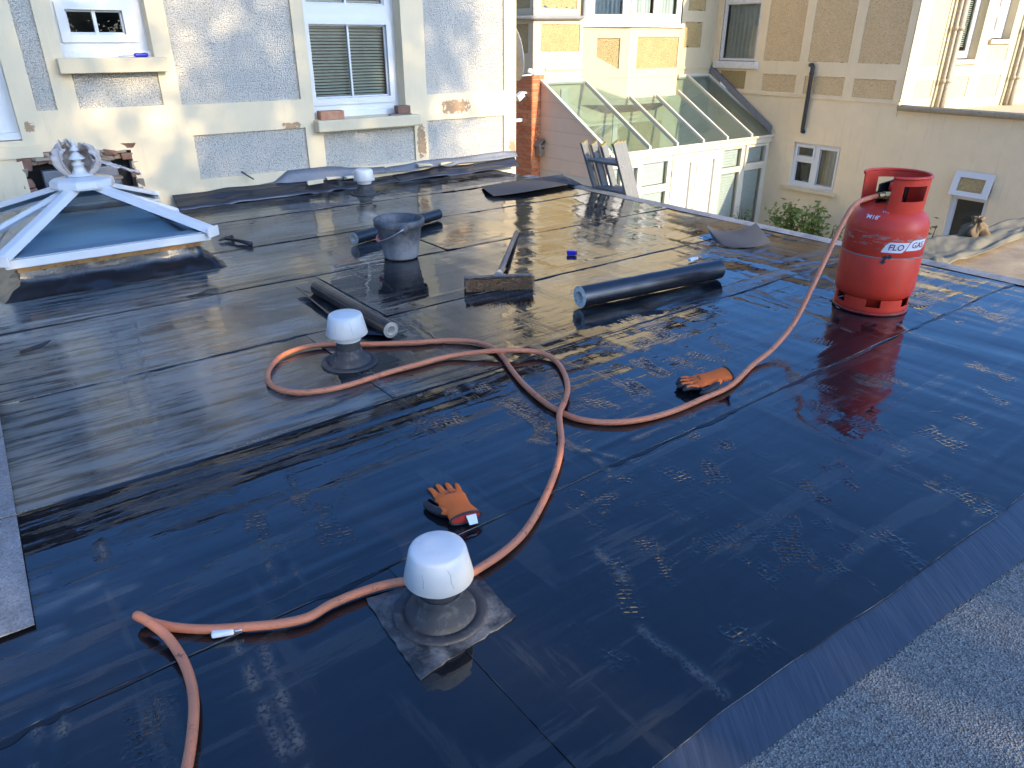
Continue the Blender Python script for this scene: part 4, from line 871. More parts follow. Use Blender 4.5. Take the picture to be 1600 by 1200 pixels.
# ------------------------------------------------------------------ plants
def leaves(mb, pts, size, r, droop=.2):
    for q in pts:
        a = r.uniform(0, 6.28); e = r.uniform(-.5, .9); d = V3(math.cos(a) * math.cos(e), math.sin(a) * math.cos(e), math.sin(e)) * size * r.uniform(.7, 1.3); s_ = np.cross(d, r.normal(0, 1, 3)); s_ = s_ / (np.linalg.norm(s_) + 1e-9) * size * .26
        mb.quadpts([q, q + d * .45 + s_, q + d, q + d * .45 - s_])
def shrub(P, h, rad, n, seed, label, group=None, size=.09, name='shrub'):
    r = np.random.default_rng(seed); o = thing(name, label, 'shrub', P, group); tips = []; mb = MB()
    for i in range(9):
        a = r.uniform(0, 6.28); q = P + V3(math.cos(a) * rad * r.uniform(.2, .9), math.sin(a) * rad * r.uniform(.2, .9), h * r.uniform(.7, 1.02)); m_ = P + (q - P) * .5 + r.normal(0, .05, 3); m_[2] = P[2] + h * .5
        mb.tube([P + r.normal(0, .03, 3) * V3(1, 1, 0), m_, q], [.014, .010, .004], 5); tips.append((P, m_, q))
    mb.build('stem', M['bark'], o); pts = []
    for i in range(n):
        A, B, C_ = tips[r.integers(len(tips))]; tt = r.uniform(.25, 1.05); base = B + (C_ - B) * (tt * 2 - 1) if tt > .5 else A + (B - A) * tt * 2; pts.append(base + r.normal(0, rad * .22, 3))
    mb = MB(); leaves(mb, pts, size, r); mb.build('foliage', M['leaf2'], o); return o
def gpt(x, y, off):   # a spot on the ground whose stem stands in front of the wing
    u, z = W2.uz(x, y, off); return W2.p(u, GZ, off), z
for (x, y, off, rad, n, seed, lab, size) in ((1232, 330, .55, .30, 650, 1, 'dense leafy green shrub under the wing window, left half', .10), (1275, 328, .6, .28, 560, 2, 'leafy green shrub under the wing window, nearest the hose', .10), (1163, 330, .9, .16, 110, 3, 'thin sprig of leaves in front of the conservatory door', .08), (1312, 352, .7, .17, 120, 4, 'sparse wispy stems between shrubs and red gas bottle', .07), (1452, 360, .5, .14, 130, 6, 'small upright plant beside the right wing window', .08)):
    P, z = gpt(x, y, off); shrub(P, z - GZ + .06, rad, n, seed, lab, None, size)
# trees behind the camera: they shade the roof and dapple the walls
def tree(base, h, crown_c, crown_r, n, seed, label, size=.15):
    r = np.random.default_rng(seed); o = thing('garden_tree', label, 'tree', base, 'garden trees behind the flat roof'); mb = MB(); base = np.array(base, float); cc = base + np.array(crown_c)
    mb.tube([base, base + (cc - base) * .35 + r.normal(0, .1, 3), base + (cc - base) * .75, cc + EZ * crown_r[2] * .5], [.22, .17, .11, .04], 8); mb.build('trunk', M['bark'], o, smooth=True)
    cl = []
    mb = MB()
    for i in range(60):
        d = r.normal(0, 1, 3); d /= np.linalg.norm(d); q = cc + d * np.array(crown_r) * r.uniform(.35, 1.0) ** .6; cl.append(q); mb.tube([cc + (q - cc) * .1 - EZ * .3, (cc + q) / 2 + r.normal(0, .15, 3), q], [.06, .035, .01], 5)
    mb.build('branches', M['bark'], o); ci = r.integers(0, len(cl), n); pts = np.array(cl)[ci] + r.normal(0, 1, (n, 3)) * np.array(crown_r) * .13
    a = r.uniform(0, 6.283, n); e = r.uniform(-.8, .8, n); D = np.stack([np.cos(a) * np.cos(e), np.sin(a) * np.cos(e), np.sin(e)], -1) * (size * r.uniform(.6, 1.3, n))[:, None]
    S_ = np.cross(D, r.normal(0, 1, (n, 3))); S_ = S_ / np.linalg.norm(S_, axis=1, keepdims=True) * size * .33
    Vv = np.stack([pts, pts + D * .5 + S_, pts + D, pts + D * .5 - S_], 1).reshape(-1, 3) - base
    me = bpy.data.meshes.new('crown'); me.from_pydata(Vv.tolist(), [], np.arange(4 * n).reshape(-1, 4).tolist()); me.materials.append(M['leaf']); ob = bpy.data.objects.new('crown', me); COL.objects.link(ob); ob.parent = o
    return o
def spt(q, s_): return V3(SDIR[0], SDIR[1], 0) / math.cos(SUN_EL) * s_ + V3(.7071, .7071, 0) * q
for i, (q, s_, bot, top, rx, n) in enumerate(((-1.8, 9.5, .9, 10.2, 2.0, 9500), (.9, 10.5, .9, 10.4, 2.0, 10000), (2.45, 9.6, .9, 6.3, 1.25, 8500), (3.25, 10.2, 5.3, 9.4, 1.25, 4200))):
    b = spt(q, s_); b[2] = GZ; cz = (top + bot) / 2 - GZ
    tree(b, 0, (0, 0, cz), (rx, rx, (top - bot) / 2), n, 60 + i, ('tall leafy garden tree behind the roof, leftmost of four', 'tall leafy garden tree behind the roof, the broadest of four', 'short leafy garden tree behind the roof, crown low to the ground', 'slim garden tree behind the roof, high small crown')[i])

# ------------------------------------------------------------------ roof lantern
LX0, LX1, LY0, LY1, LZ = .10, .995, 3.80, 4.98, .125
lan = thing('roof_lantern', 'white pyramid roof lantern with blue tinted glass on a felted kerb', 'roof lantern', E(.56, 4.38, 0))
cr = E(.555, 4.36, .398)
mb = MB(); kx0, kx1, ky0, ky1 = LX0 + .06, LX1 - .06, LY0 + .05, LY1 - .05
def ringq(o, z):
    z = z + .024 if z > .055 else z
    return [E(kx0 - o, ky0 - o, z), E(kx1 + o, ky0 - o, z), E(kx1 + o, ky1 + o, z), E(kx0 - o, ky1 + o, z)]
prof = [(.105, .003), (.075, .016), (.05, .040), (.018, .050), (.008, .060), (.004, .082)]
N_ = 24
def dense(R): 
    out = []
    for i in range(4):
        for k in range(N_): out.append(R[i] + (R[(i + 1) % 4] - R[i]) * k / N_)
    return out + [out[0]]
r = np.random.default_rng(9); P = []
for o, z in prof: P.append([p + V3(0, 0, 1) * 0 + r.normal(0, .003, 3) for p in dense(ringq(o, z))])
for row in P: row[-1] = row[0]
mb.grid(P); mb.build('felt_kerb', M['felt_roll'], lan, smooth=True)
def ringbox(mb, o0, o1, z0, z1, sub=1):
    A, B, C_, D = ringq(o1, z0), ringq(o0, z0), ringq(o1, z1), ringq(o0, z1)
    for i in range(4):
        j = (i + 1) % 4; mb.box8([A[i], A[j], B[j], B[i], C_[i], C_[j], D[j], D[i]])
mb = MB(); ringbox(mb, -.05, .012, .082, .100); mb.build('timber_kerb', M['wood_orange'], lan)
mb = MB(); ringbox(mb, -.05, .024, .1005, .111); mb.build('timber_batten', M['wood_orange'], lan)
mb = MB(); ringbox(mb, -.02, .055, .112, .150); ringbox(mb, -.03, .045, .1505, .158); bevel(mb.build('eaves_frame', M['pvc'], lan), .005)
cor = [E(LX0, LY0, .174), E(LX1, LY0, .174), E(LX1, LY1, .174), E(LX0, LY1, .174)]
mids = [None, (cor[1] + cor[2]) / 2, None, (cor[3] + cor[0]) / 2]
def bar(A, B, w, h, name, parent, mat, up=EZ):
    d = B - A; s_ = np.cross(d, up); s_ /= np.linalg.norm(s_); mb = MB()
    mb.box8([A - s_ * w, A + s_ * w, B + s_ * w * .9, B - s_ * w * .9, A - s_ * w * .55 + EZ * h, A + s_ * w * .55 + EZ * h, B + s_ * w * .5 + EZ * h, B - s_ * w * .5 + EZ * h]); return bevel(mb.build(name, mat, parent), .005)
for c_ in cor: bar(c_ + (c_ - cr) * V3(1, 1, 0) * .012, cr - EZ * .012, .040, .030, 'hip_bar', lan, M['pvc'])
for m_ in mids:
    if m_ is not None: bar(m_, cr - EZ * .012, .026, .024, 'rafter_bar', lan, M['pvc'])
for c_ in cor:
    mb = MB(); d = (c_ - cr) * V3(1, 1, 0); d /= np.linalg.norm(d); s_ = np.cross(d, EZ); mb.cbox(c_ + d * .012 + EZ * .004, d * .012, s_ * .085, EZ * .05); bevel(mb.build('end_cap', M['pvc'], lan), .004)
lg = glass_mat('lantern_glass', (.80, .92, .96))
for i in range(4):
    j = (i + 1) % 4
    tris = [(cor[i], cor[j])] if mids[i] is None else [(cor[i], mids[i]), (mids[i], cor[j])]
    for a, b in tris:
        mb = MB(); mb.quadpts([a + EZ * .006, b + EZ * .006, cr - EZ * .012]); mb.build('glass_pane', lg, lan)
mb = MB(); mb.quadpts([p - EZ * .01 for p in ringq(-.018, .135)]); mb.build('lantern_well', plain('light_well', (.72, .78, .74), .8, 0, .15, 3), lan)
mb = MB(); mb.lathe([(.0, -.03), (.145, -.030), (.150, -.018), (.148, .006), (.140, .014), (.085, .024), (.055, .030), (.045, .036), (.0, .038)], cr, 10); bevel(mb.build('crown_cap', M['pvc'], lan), .004)
mb = MB(); mb.lathe([(r_ * .92, .03 + (z_ - .03) * .80) for r_, z_ in [(.075, .030), (.070, .038), (.040, .046), (.034, .060), (.026, .085), (.034, .092), (.030, .105), (.018, .112), (.022, .122), (.046, .130), (.040, .138), (.024, .156), (.012, .176), (.028, .180), (.020, .192), (.008, .214), (.012, .218), (.004, .250), (.0, .256)]], cr, 20); mb.build('finial', M['pvc'], lan, smooth=True)
# dirty rag wound round the finial
P = []; na_, nh_ = 90, 26
aa_ = np.linspace(6.1, 10.75, na_); hh_ = np.linspace(0, 1, nh_); AA_, HH_ = np.meshgrid(aa_, hh_, indexing='ij')
cr1 = np.abs(vnoise(AA_ * 3.3, HH_ * 2.2, 81)) * 2 - .4; cr2 = np.abs(vnoise(AA_ * 8 + HH_ * 3, HH_ * 7, 82)) * 2 - .4
RR_ = .040 + .060 * np.sin(HH_ * 2.5 + .35) * (1 + .35 * cr1) + .020 * cr1 + .014 * cr2
ZZ_ = .036 + .15 * (1 - HH_) * (1 + .35 * vnoise(AA_ * 1.7, AA_ * 0, 83)) + .018 * cr2
for i in range(na_): P.append([cr + V3(RR_[i, j] * math.cos(AA_[i, j]), RR_[i, j] * math.sin(AA_[i, j]), ZZ_[i, j]) for j in range(nh_)])
mb = MB(); mb.sheet(P, .003)
P = []
for i in range(44):
    q = i / 43; c_ = cr + E1 * (.06 + .21 * q) - E2 * (.0 + .03 * q) + EZ * (.095 - .09 * q)
    P.append([c_ + E2 * (.060 - .12 * k / 19) * (1 - .3 * q) + EZ * (.034 * abs(float(vnoise(np.array([k * .45 + q * 2]), np.array([q * 3.]), 84)[0])) + .030 * abs(float(vnoise(np.array([k * .9]), np.array([q * 9. + k * .3]), 85)[0]))) for k in range(20)])
mb.sheet(P, .003); tag(mb.build('rag', M['rag'], org=cr, smooth=True), 'crumpled dirty beige rag wrapped round the lantern finial', 'rag')

# ------------------------------------------------------------------ roof vents
def vent(P, sc, label, patch=False, dirty=False, capmat='vent_white', hp=.095):
    o = thing('roof_vent', label, 'vent', P, None); P = np.array(P, float) + EZ * .004
    L = lambda pr: [(r_ * sc, z_ * sc) for r_, z_ in pr]
    mb = MB(); mb.lathe(L([(.099, .0), (.098, .005), (.095, .0065), (.078, .0065), (.0755, .004), (.074, .005), (.073, .012), (.070, .016), (.060, .021), (.052, .030), (.0475, .042), (.046, .054), (.043, .056)]), P, 40); mb.build('flange', M['vent_grey'], o, smooth=True)
    mb = MB(); mb.lathe(L([(.041, .03), (.041, hp + .01)]), P, 32); mb.build('pipe', M['vent_grey'], o, smooth=True)
    mb = MB(); mb.lathe(L([(.046, hp - .022), (.047, hp - .020), (.047, hp + .01), (.050, hp + .02)]), P, 32); mb.build('collar', M[capmat], o, smooth=True)
    mb = MB(); mb.lathe(L([(.040, hp + .012), (.066, hp + .003), (.0695, hp + .0), (.0715, hp + .002), (.0585, hp + .064), (.0555, hp + .070), (.051, hp + .0725), (.02, hp + .0745), (.0, hp + .0745)]), P, 48); mb.build('cap', M[capmat], o, smooth=True)
    for (ca_, zs) in ((-1.15, (.058, .045, .030, .015)), (-2.0, (.050, .034, .020))):
        mb = MB(); mb.tube([P + V3(math.cos(ca_ + j * .05 * (1 + .4 * math.sin(j * 2.))), math.sin(ca_ + j * .05 * (1 + .4 * math.sin(j * 2.))), 0) * (.0715 - .013 * z_ / .062 + .0002) * sc + EZ * (hp + z_) * sc for j, z_ in enumerate(zs)], .0005, 5); mb.build('hairline_crack', M['pipe_grey'], o)
    if patch:
        mb = MB(); c4 = [onz(*p) for p in ((571, 938), (737, 888), (806, 966), (655, 1064))]; n = 14; r = np.random.default_rng(4)
        G = [[(c4[0] * (1 - i / n) + c4[1] * i / n) * (1 - j / n) + (c4[3] * (1 - i / n) + c4[2] * i / n) * j / n + V3(*(r.normal(0, .0005, 2) + r.normal(0, .0012, 2) * (i in (0, n) or j in (0, n))), .0045 + .0015 * r.random()) for j in range(n + 1)] for i in range(n + 1)]
        mb.sheet(G, -.004); mb.build('felt_patch', M['patch'], o)
    return o
vent(onz(689, 957), .97, 'large white capped roof vent on a torn felt patch, nearest', True)
vent(onz(547, 567), 1.02, 'white capped roof vent inside the orange hose loop', hp=.108)
vent(onz(571, 303), 1.12, 'small grey capped roof vent at the foot of the wall', capmat='vent_grey2' if 'vent_grey2' in M else 'vent_white', hp=.088)

# ------------------------------------------------------------------ bucket
bp = onz(627, 402); bk = thing('bucket', 'dusty black plastic bucket with wire handle and pink grip', 'bucket', bp); bz = bp + EZ * .005
mb = MB(); mb.lathe([(.0, .0), (.086, .0), (.090, .006), (.092, .02), (.118, .170), (.121, .172), (.121, .182), (.127, .184), (.128, .202), (.124, .206), (.119, .203), (.116, .17), (.090, .02), (.0, .012)], bz, 48); mb.build('body', M['bucket'], bk, smooth=True)
rim = MB(); rim.lathe([(.1215, .168), (.132, .170), (.1335, .198), (.130, .205), (.1245, .2065)], bz, 48); rim.build('rim', M['bucket'], bk, smooth=True)
vd = V3(-bp[0], -bp[1], 0); vd /= np.linalg.norm(vd); vs_ = V3(vd[1], -vd[0], 0)     # toward the viewer / to the side
h0 = bz + vd * .130 + vs_ * -.012 + EZ * .180; h1 = bz + vd * .10 + vs_ * .118 + EZ * .03
A_ = bz + vd * .132 - vs_ * .02 + EZ * .178
mb = MB(); mb.lathe([(.0, 0), (.020, 0), (.022, .006), (.016, .012), (0, .013)], A_ - vd * .004, 18, vd); mb.lathe([(.0, 0), (.018, 0), (.018, .010), (0, .010)], bz - vd * .130 + vs_ * .02 + EZ * .178, 16, -vd); mb.build('handle_lug', M['bucket'], bk, smooth=True)
left = -vs_ if onz(627, 402)[0] < 0 else vs_
sx = V3(1, 0, 0); B_ = bz - vd * .132 + EZ * .178
arc = [A_ + vd * .012]
c0_ = (A_ + B_) / 2; wd = -sx * .86 - EZ * .52 + vd * .25; wd /= np.linalg.norm(wd)
for q in np.linspace(.06, .94, 18): arc.append(c0_ + (A_ - c0_) * 1.08 * math.cos(q * math.pi) + wd * .150 * math.sin(q * math.pi))
arc.append(B_ - vd * .012)
mb = MB(); mb.tube(arc, .0028, 8); mb.build('wire_handle', M['steel'], bk, smooth=True)
i0 = 8; mb = MB(); mb.tube(arc[i0:i0 + 5], .010, 10); mb.build('grip', M['pink'], bk, smooth=True)

# ------------------------------------------------------------------ rolls of felt
def roll(pa, pb, r_, core, label, tail=None, matr='felt_roll', endm='card'):
    A = onz(*pa) ; B = onz(*pb); A = A + EZ * (r_ + .006); B = B + EZ * (r_ + .006); ax = B - A; L = np.linalg.norm(ax); o = thing('felt_roll', label, 'felt roll', (A + B) / 2 - EZ * r_, None)
    rr = np.random.default_rng(int(pa[0])); mb = MB(); pr = []
    for i in range(26): pr.append((r_ * (1 + .012 * rr.normal()) , L * i / 25))
    pr = [(r_ * .985, 0)] + pr[1:-1] + [(r_ * .985, L)]
    mb.lathe(pr, A, 40, ax); mb.build('membrane', M[matr], o, smooth=True)
    mb = MB(); sp = []                                            # wound layers on both ends
    for end, sg in ((0, 1), (L, -1)):
        for k in range(5):
            r0 = core + (r_ - core) * k / 5; r1 = core + (r_ - core) * (k + .72) / 5; e_ = end + sg * .0015 * (k % 2)
            mb.lathe([(r0, e_), (r1, e_), (r1, e_ + sg * .012), (r0, e_ + sg * .012)], A, 36, ax)
    o_ = mb.build('wound_edge', M[endm], o); o_['kind'] = 'stuff'
    mb = MB(); mb.lathe([(core, -.003), (core, L + .003), (core * .82, L + .003), (core * .82, -.003), (core, -.003)], A, 28, ax); mb.build('cardboard_core', M['card'], o, smooth=True)
    if tail:
        a2 = [onz(*p) for p in tail]; n = 12; G = []
        for i in range(n + 1):
            q = i / n; s0 = A * (1 - q) + B * q; s0 = V3(s0[0], s0[1], .006); e_ = a2[0] * (1 - q) + a2[1] * q
            G.append([s0 * (1 - k / 8) + e_ * k / 8 + EZ * (.007 + .022 * (k / 8) ** 3 * (1 - q)) for k in range(9)])
        mb = MB(); mb.sheet(G, .003); mb.build('loose_tail', M[matr], o, smooth=True)
    return o
roll((905, 482), (1120, 437), .0475, .026, 'thick black roll of roofing felt lying right of the broom', endm='sand_end')
roll((497, 462), (612, 530), .032, .021, 'slim black felt roll with a loose tail behind the middle vent', ((463, 458), (548, 524)))
roll((554, 384), (685, 344), .035, .023, 'glossy black felt roll lying behind the bucket')

# ------------------------------------------------------------------ broom
br = thing('broom', 'wide brown bristle broom with wooden handle lying on the roof', 'broom', onz(781, 456))
A, B = onz(729, 458), onz(834, 453); d = (B - A); L = np.linalg.norm(d); d /= L; bkw = V3(-d[1], d[0], 0)
mb = MB(); mb.box(A - d * .006 + EZ * .010 + bkw * .045, d * (L + .012), bkw * .026, EZ * .052); bevel(mb.build('stock', M['wood'], br), .007, 3)
mb = MB(); r = np.random.default_rng(21)
for i in range(2600):
    q = r.random(); w_ = r.random(); p = A + d * (q * L) + bkw * .046 + EZ * (.012 + .046 * w_); tip = p + d * r.normal(0, .006) - bkw * r.uniform(.040, .056) + EZ * ((w_ - .5) * .022 + r.normal(0, .004)); tip[2] = max(tip[2], .006)
    s_ = d * .0013 + EZ * r.normal(0, .0007); mb.quadpts([p - s_, p + s_, tip + s_ * .6, tip - s_ * .6])
o_ = mb.build('bristles', M['bristle'], br); o_['kind'] = 'stuff'
mb = MB(); mb.box(A + EZ * .014 + bkw * .012, d * L, bkw * .034, EZ * .042); mb.build('bristle_bed', M['bristle'], br)
H0 = (A + B) / 2 + bkw * .062 + EZ * .058; H1 = onz(807.5, 363, .016); mb = MB(); mb.tube([H0 - (H1 - H0) * .02, H0 + (H1 - H0) * .5, H1], .0135, 12); mb.build('handle', M['wood_dark'], br, smooth=True)
mb = MB(); mb.tube([H0 - (H1 - H0) * .025, H0 + (H1 - H0) * .05], [.024, .017], 12); mb.cbox(H0 - EZ * .004, d * .07, bkw * .03, EZ * .012); mb.build('socket', M['steel'], br)

# ------------------------------------------------------------------ ladder over the far edge
lad = thing('ladder', 'worn aluminium extension ladder rising over the far roof edge', 'ladder', E(4.06, 3.95, 0))
ld = -E1 * .44 + EZ; ld /= np.linalg.norm(ld)
def lpt(e2v, layer, h): return E(4.03 + layer * .066, e2v, 0) + ld * h
LE = (4.20, 3.85)
perp = np.cross(ld, E2); perp /= np.linalg.norm(perp)
if perp @ E1 < 0: perp = -perp
for lay in range(3):
    for k, e2v in enumerate((LE[0] - .034 * lay, LE[1] + .034 * lay)):
        top = (.372 - .012 * lay) if k == 0 else (.405 - .008 * lay)
        mb = MB(); o0 = lpt(e2v, lay, -2.6); mb.box(o0 - perp * .0 - E2 * .012, perp * .060, E2 * .024, ld * (2.6 + top)); st = bevel(mb.build('stile', M['alu'], lad), .004, 2)
        mb = MB(); o1 = lpt(e2v, lay, top); mb.box(o1 - perp * .002 - E2 * .014, perp * .064, E2 * .028, ld * .010); bevel(mb.build('end_plug', M['cap_olive'], lad), .004)
        if k == 1:
            mb = MB()
            for h in (.19, .03): mb.lathe([(0, 0), (.009, 0), (.008, .003), (0, .004)], lpt(e2v, lay, h + .03) + perp * .030 - E2 * .012, 12, -E2)
            mb.build('rivet', M['pipe_grey'], lad)
    for i in range(10):
        h = .235 - .24 * i - .0 * lay; mb = MB(); a, b = lpt(LE[0] - .034 * lay, lay, h) + perp * .030, lpt(LE[1] + .034 * lay, lay, h) + perp * .030; mb.box(a - perp * .015 - ld * .013, b - a, perp * .030, ld * .024); bevel(mb.build('rung', M['alu'], lad), .005)

# ------------------------------------------------------------------ loose pieces of felt
def px_sheet(rows, th, name, label, mat, cat='felt offcut'):
    G = [[onz(x, y, z) for (x, y, z) in row] for row in rows]; G = np.array(G)
    def rs(A, n, ax):
        A = np.moveaxis(A, ax, 0); k = len(A); t_ = np.linspace(0, k - 1, n); out = []
        for q in t_:
            i = min(int(q), k - 2); f = q - i; p0, p1, p2, p3 = A[max(i - 1, 0)], A[i], A[i + 1], A[min(i + 2, k - 1)]
            out.append(.5 * ((2 * p1) + (-p0 + p2) * f + (2 * p0 - 5 * p1 + 4 * p2 - p3) * f * f + (-p0 + 3 * p1 - 3 * p2 + p3) * f ** 3))
        return np.moveaxis(np.array(out), 0, ax)
    G = rs(rs(G, 14, 0), 20, 1); mb = MB(); mb.sheet(G, th); o = mb.build(name, mat, org=G.mean((0, 1)) * V3(1, 1, 0), smooth=False, autos=50); return tag(o, label, cat)
off = plain('offcut_grey', (.055, .055, .058), .85, 0, .25, 20, .3, 160)
px_sheet([[(752, 291, .012), (792, 284.5, .014), (838, 278, .018), (879, 272, .022)], [(760, 298, .03), (800, 291.5, .034), (846, 284, .036), (885, 279, .034)], [(771, 306, .022), (815, 300, .03), (856, 293, .032), (892, 287, .03)]], .004, 'felt_offcut', 'flat grey felt offcut lying by the far wall corner', off)
px_sheet([[(878, 273, .024), (894, 280, .016), (909, 288, .009)], [(885, 279.5, .03), (897, 284, .02), (910, 288.5, .009)], [(891, 288, .03), (901, 288.5, .018), (911, 289, .008)]], .004, 'felt_offcut', 'small folded felt corner between grey offcut and ladder', off)
px_sheet([[(1104, 351, .085), (1117, 358, .055), (1140, 361, .045), (1163, 358, .060), (1181, 348, .09)], [(1109, 364, .04), (1122, 370, .03), (1146, 372, .028), (1172, 371, .032), (1194, 364, .05)], [(1116, 376, .010), (1132, 384, .008), (1156, 386, .008), (1182, 384.5, .008), (1205, 379, .012)]], .004, 'felt_offcut', 'curled grey felt offcut standing near the far roof edge', off)
px_sheet([[(30, 549, .008), (45, 543, .012), (62, 537, .02), (79, 531, .034)], [(32, 553, .007), (47, 548, .008), (63, 543, .012), (78, 533, .03)]], .003, 'felt_scrap', 'thin curled black felt scrap beside the left verge', M['felt_roll'])
# ------------------------------------------------------------------ small things on the roof
def lighter(px, ang, mat, label, capmat, L=.062, w=.02, h=.012):
    P = onz(*px); a = math.radians(ang); u = V3(math.cos(a), math.sin(a), 0); v = V3(-u[1], u[0], 0); o = thing('lighter', label, 'lighter', P)
    mb = MB(); mb.cbox(P + EZ * (h / 2 + .006), u * L, v * w, EZ * h); bevel(mb.build('body', M[mat], o), .004, 3)
    mb = MB(); mb.cbox(P + u * (L / 2 + .008) + EZ * (h / 2 + .006), u * .016, v * w * .92, EZ * h * .92); bevel(mb.build('hood', M[capmat], o), .003, 2)
    mb = MB(); mb.lathe([(0, 0), (.005, 0), (.005, .008), (0, .008)], P + u * (L / 2 + .012) + EZ * (h + .004) - v * .004, 12, v); mb.build('spark_wheel', M['steel'], o); return o
lighter((350, 995), math.degrees(math.atan2(*(onz(372, 988) - onz(333, 995))[1::-1])), 'white', 'white lighter with metal hood lying against the orange hose', 'steel', .042, .017, .012)
P = onz(893, 400); bb = thing('blue_block', 'small bright blue plastic block on the wet roof behind the broom', 'block', P)
mb = MB(); mb.cbox(P + EZ * .018, V3(.05, -.008, 0), V3(.004, .022, 0), EZ * .024); bevel(mb.build('body', M['blue'], bb), .004, 2)
mb = MB(); mb.cbox(P + V3(.026, -.004, .018), V3(.004, 0, 0), V3(0, .014, 0), EZ * .016); mb.build('end_cap', M['ink'], bb)
lighter((1081, 409), 40, 'white', 'small white lighter peeping out behind the thick felt roll', 'white', .05, .02, .016)
# claw hammer
ha, hb = onz(352, 377), onz(393, 385); hm = thing('hammer', 'short black hammer lying beside the roof lantern', 'hammer', ha)
d = hb - ha; L = np.linalg.norm(d); d /= L; v = V3(-d[1], d[0], 0)
mb = MB(); mb.tube([ha + EZ * .016, ha + d * L * .5 + EZ * .020, hb + EZ * .014], [.008, .009, .013], 10); mb.build('handle', M['black_rubber'], hm, smooth=True)
mb = MB(); mb.tube([ha - v * .036 - d * .01 + EZ * .010, ha - v * .02 + EZ * .016, ha + v * .006 + EZ * .018, ha + v * .034 + d * .014 + EZ * .018], [.004, .008, .010, .010], 10); mb.lathe([(0, 0), (.013, 0), (.013, .010), (0, .012)], ha + v * .034 + d * .014 + EZ * .018, 14, v); mb.build('head', M['pipe_dark'], hm, smooth=True)

# ------------------------------------------------------------------ gas bottle
GB = onz(1357.5, 478); gb = thing('gas_bottle', 'red steel gas bottle with open collar, standing on the wet roof', 'gas bottle', GB); g0 = GB + EZ * .005
R0 = .157
mb = MB(); prof = [(.0, .012), (.08, .014), (.108, .026), (.116, .050), (.140, .066), (.150, .076), (.1565, .098), (R0, .12), (R0, .243), (R0 * .995, .245), (R0 * .995, .252), (R0, .254), (R0, .352), (.154, .376), (.143, .400), (.122, .420), (.085, .436), (.04, .444), (0, .445)]
mb.lathe(prof, g0, 64); mb.build('body', M['red'], gb, smooth=True)
mb = MB(); mb.lathe([(R0 + .0006, .246), (R0 + .0012, .2485), (R0 + .0006, .251)], g0, 64); mb.build('weld_seam', M['pipe_grey'], gb, smooth=True)
cd = math.atan2(-GB[1], -GB[0])                      # angle that faces the viewer
# foot ring with cut-outs
def shell(mb, r, z0, z1, th, cuts, seg=96, a0=0, a1=2 * math.pi, flare=0):
    full = abs(a1 - a0 - 2 * math.pi) < 1e-6; zs = sorted({z0, z1} | {c[2] for c in cuts} | {c[3] for c in cuts}); n = seg
    A = [a0 + (a1 - a0) * i / n for i in range(n + 1)]
    ins = lambda a, z: any(c[2] < z < c[3] and ((a - c[0]) % (2 * math.pi)) < (c[1] - c[0]) for c in cuts)
    S = lambda i, j: 0 <= j < len(zs) - 1 and (full or 0 <= i < n) and not ins((A[i % n] + A[i % n + 1]) / 2, (zs[j] + zs[j + 1]) / 2)
    def p(a, z, r_): 
        rr = r_ + flare * (z - z0) / (z1 - z0); return g0 + V3(rr * math.cos(a), rr * math.sin(a), z)
    for i in range(n):
        for j in range(len(zs) - 1):
            if not S(i, j): continue
            a, b, c, e = A[i], A[i + 1], zs[j], zs[j + 1]
            mb.quadpts([p(a, c, r), p(b, c, r), p(b, e, r), p(a, e, r)]); mb.quadpts([p(a, c, r - th), p(a, e, r - th), p(b, e, r - th), p(b, c, r - th)])
            if not S(i - 1, j): mb.quadpts([p(a, c, r), p(a, e, r), p(a, e, r - th), p(a, c, r - th)])
            if not S(i + 1, j): mb.quadpts([p(b, c, r), p(b, c, r - th), p(b, e, r - th), p(b, e, r)])
            if not S(i, j - 1): mb.quadpts([p(a, c, r), p(a, c, r - th), p(b, c, r - th), p(b, c, r)])
            if not S(i, j + 1): mb.quadpts([p(a, e, r), p(b, e, r), p(b, e, r - th), p(a, e, r - th)])
mb = MB(); shell(mb, .146, .0, .066, .004, [(cd + k * 1.05 - .02 - .19, cd + k * 1.05 - .02 + .19, .034, .0661) for k in np.arange(-3, 3) + .12], 132)
mb.build('foot_ring', M['red'], gb, autos=40)
mb = MB(); mb.lathe([(.143, .0), (.151, .0), (.151, .008), (.146, .010)], g0, 64); mb.build('foot_rim', M['red'], gb, smooth=True)
# collar: open at the front-left, grip slot on the right
ca0, ca1 = cd - .10, cd - .10 + 2 * math.pi - 1.25
mb = MB(); shell(mb, .118, .385, .556, .004, [(ca0 + .38, ca0 + 1.25, .468, .528), (ca0 + 3.0, ca0 + 3.9, .468, .528)], 110, ca0, ca1, .006)
mb.build('collar', M['red'], gb, autos=40)
rimp = [g0 + V3(.123 * math.cos(a), .123 * math.sin(a), .558) for a in np.linspace(ca0, ca1, 70)]
back = [g0 + V3(.123 * math.cos(a), .123 * math.sin(a), .558) for a in np.linspace(ca1, ca0 + 2 * math.pi, 24)]
mb = MB(); mb.tube(rimp, .0065, 8); mb.build('collar_rim', M['red'], gb, smooth=True)
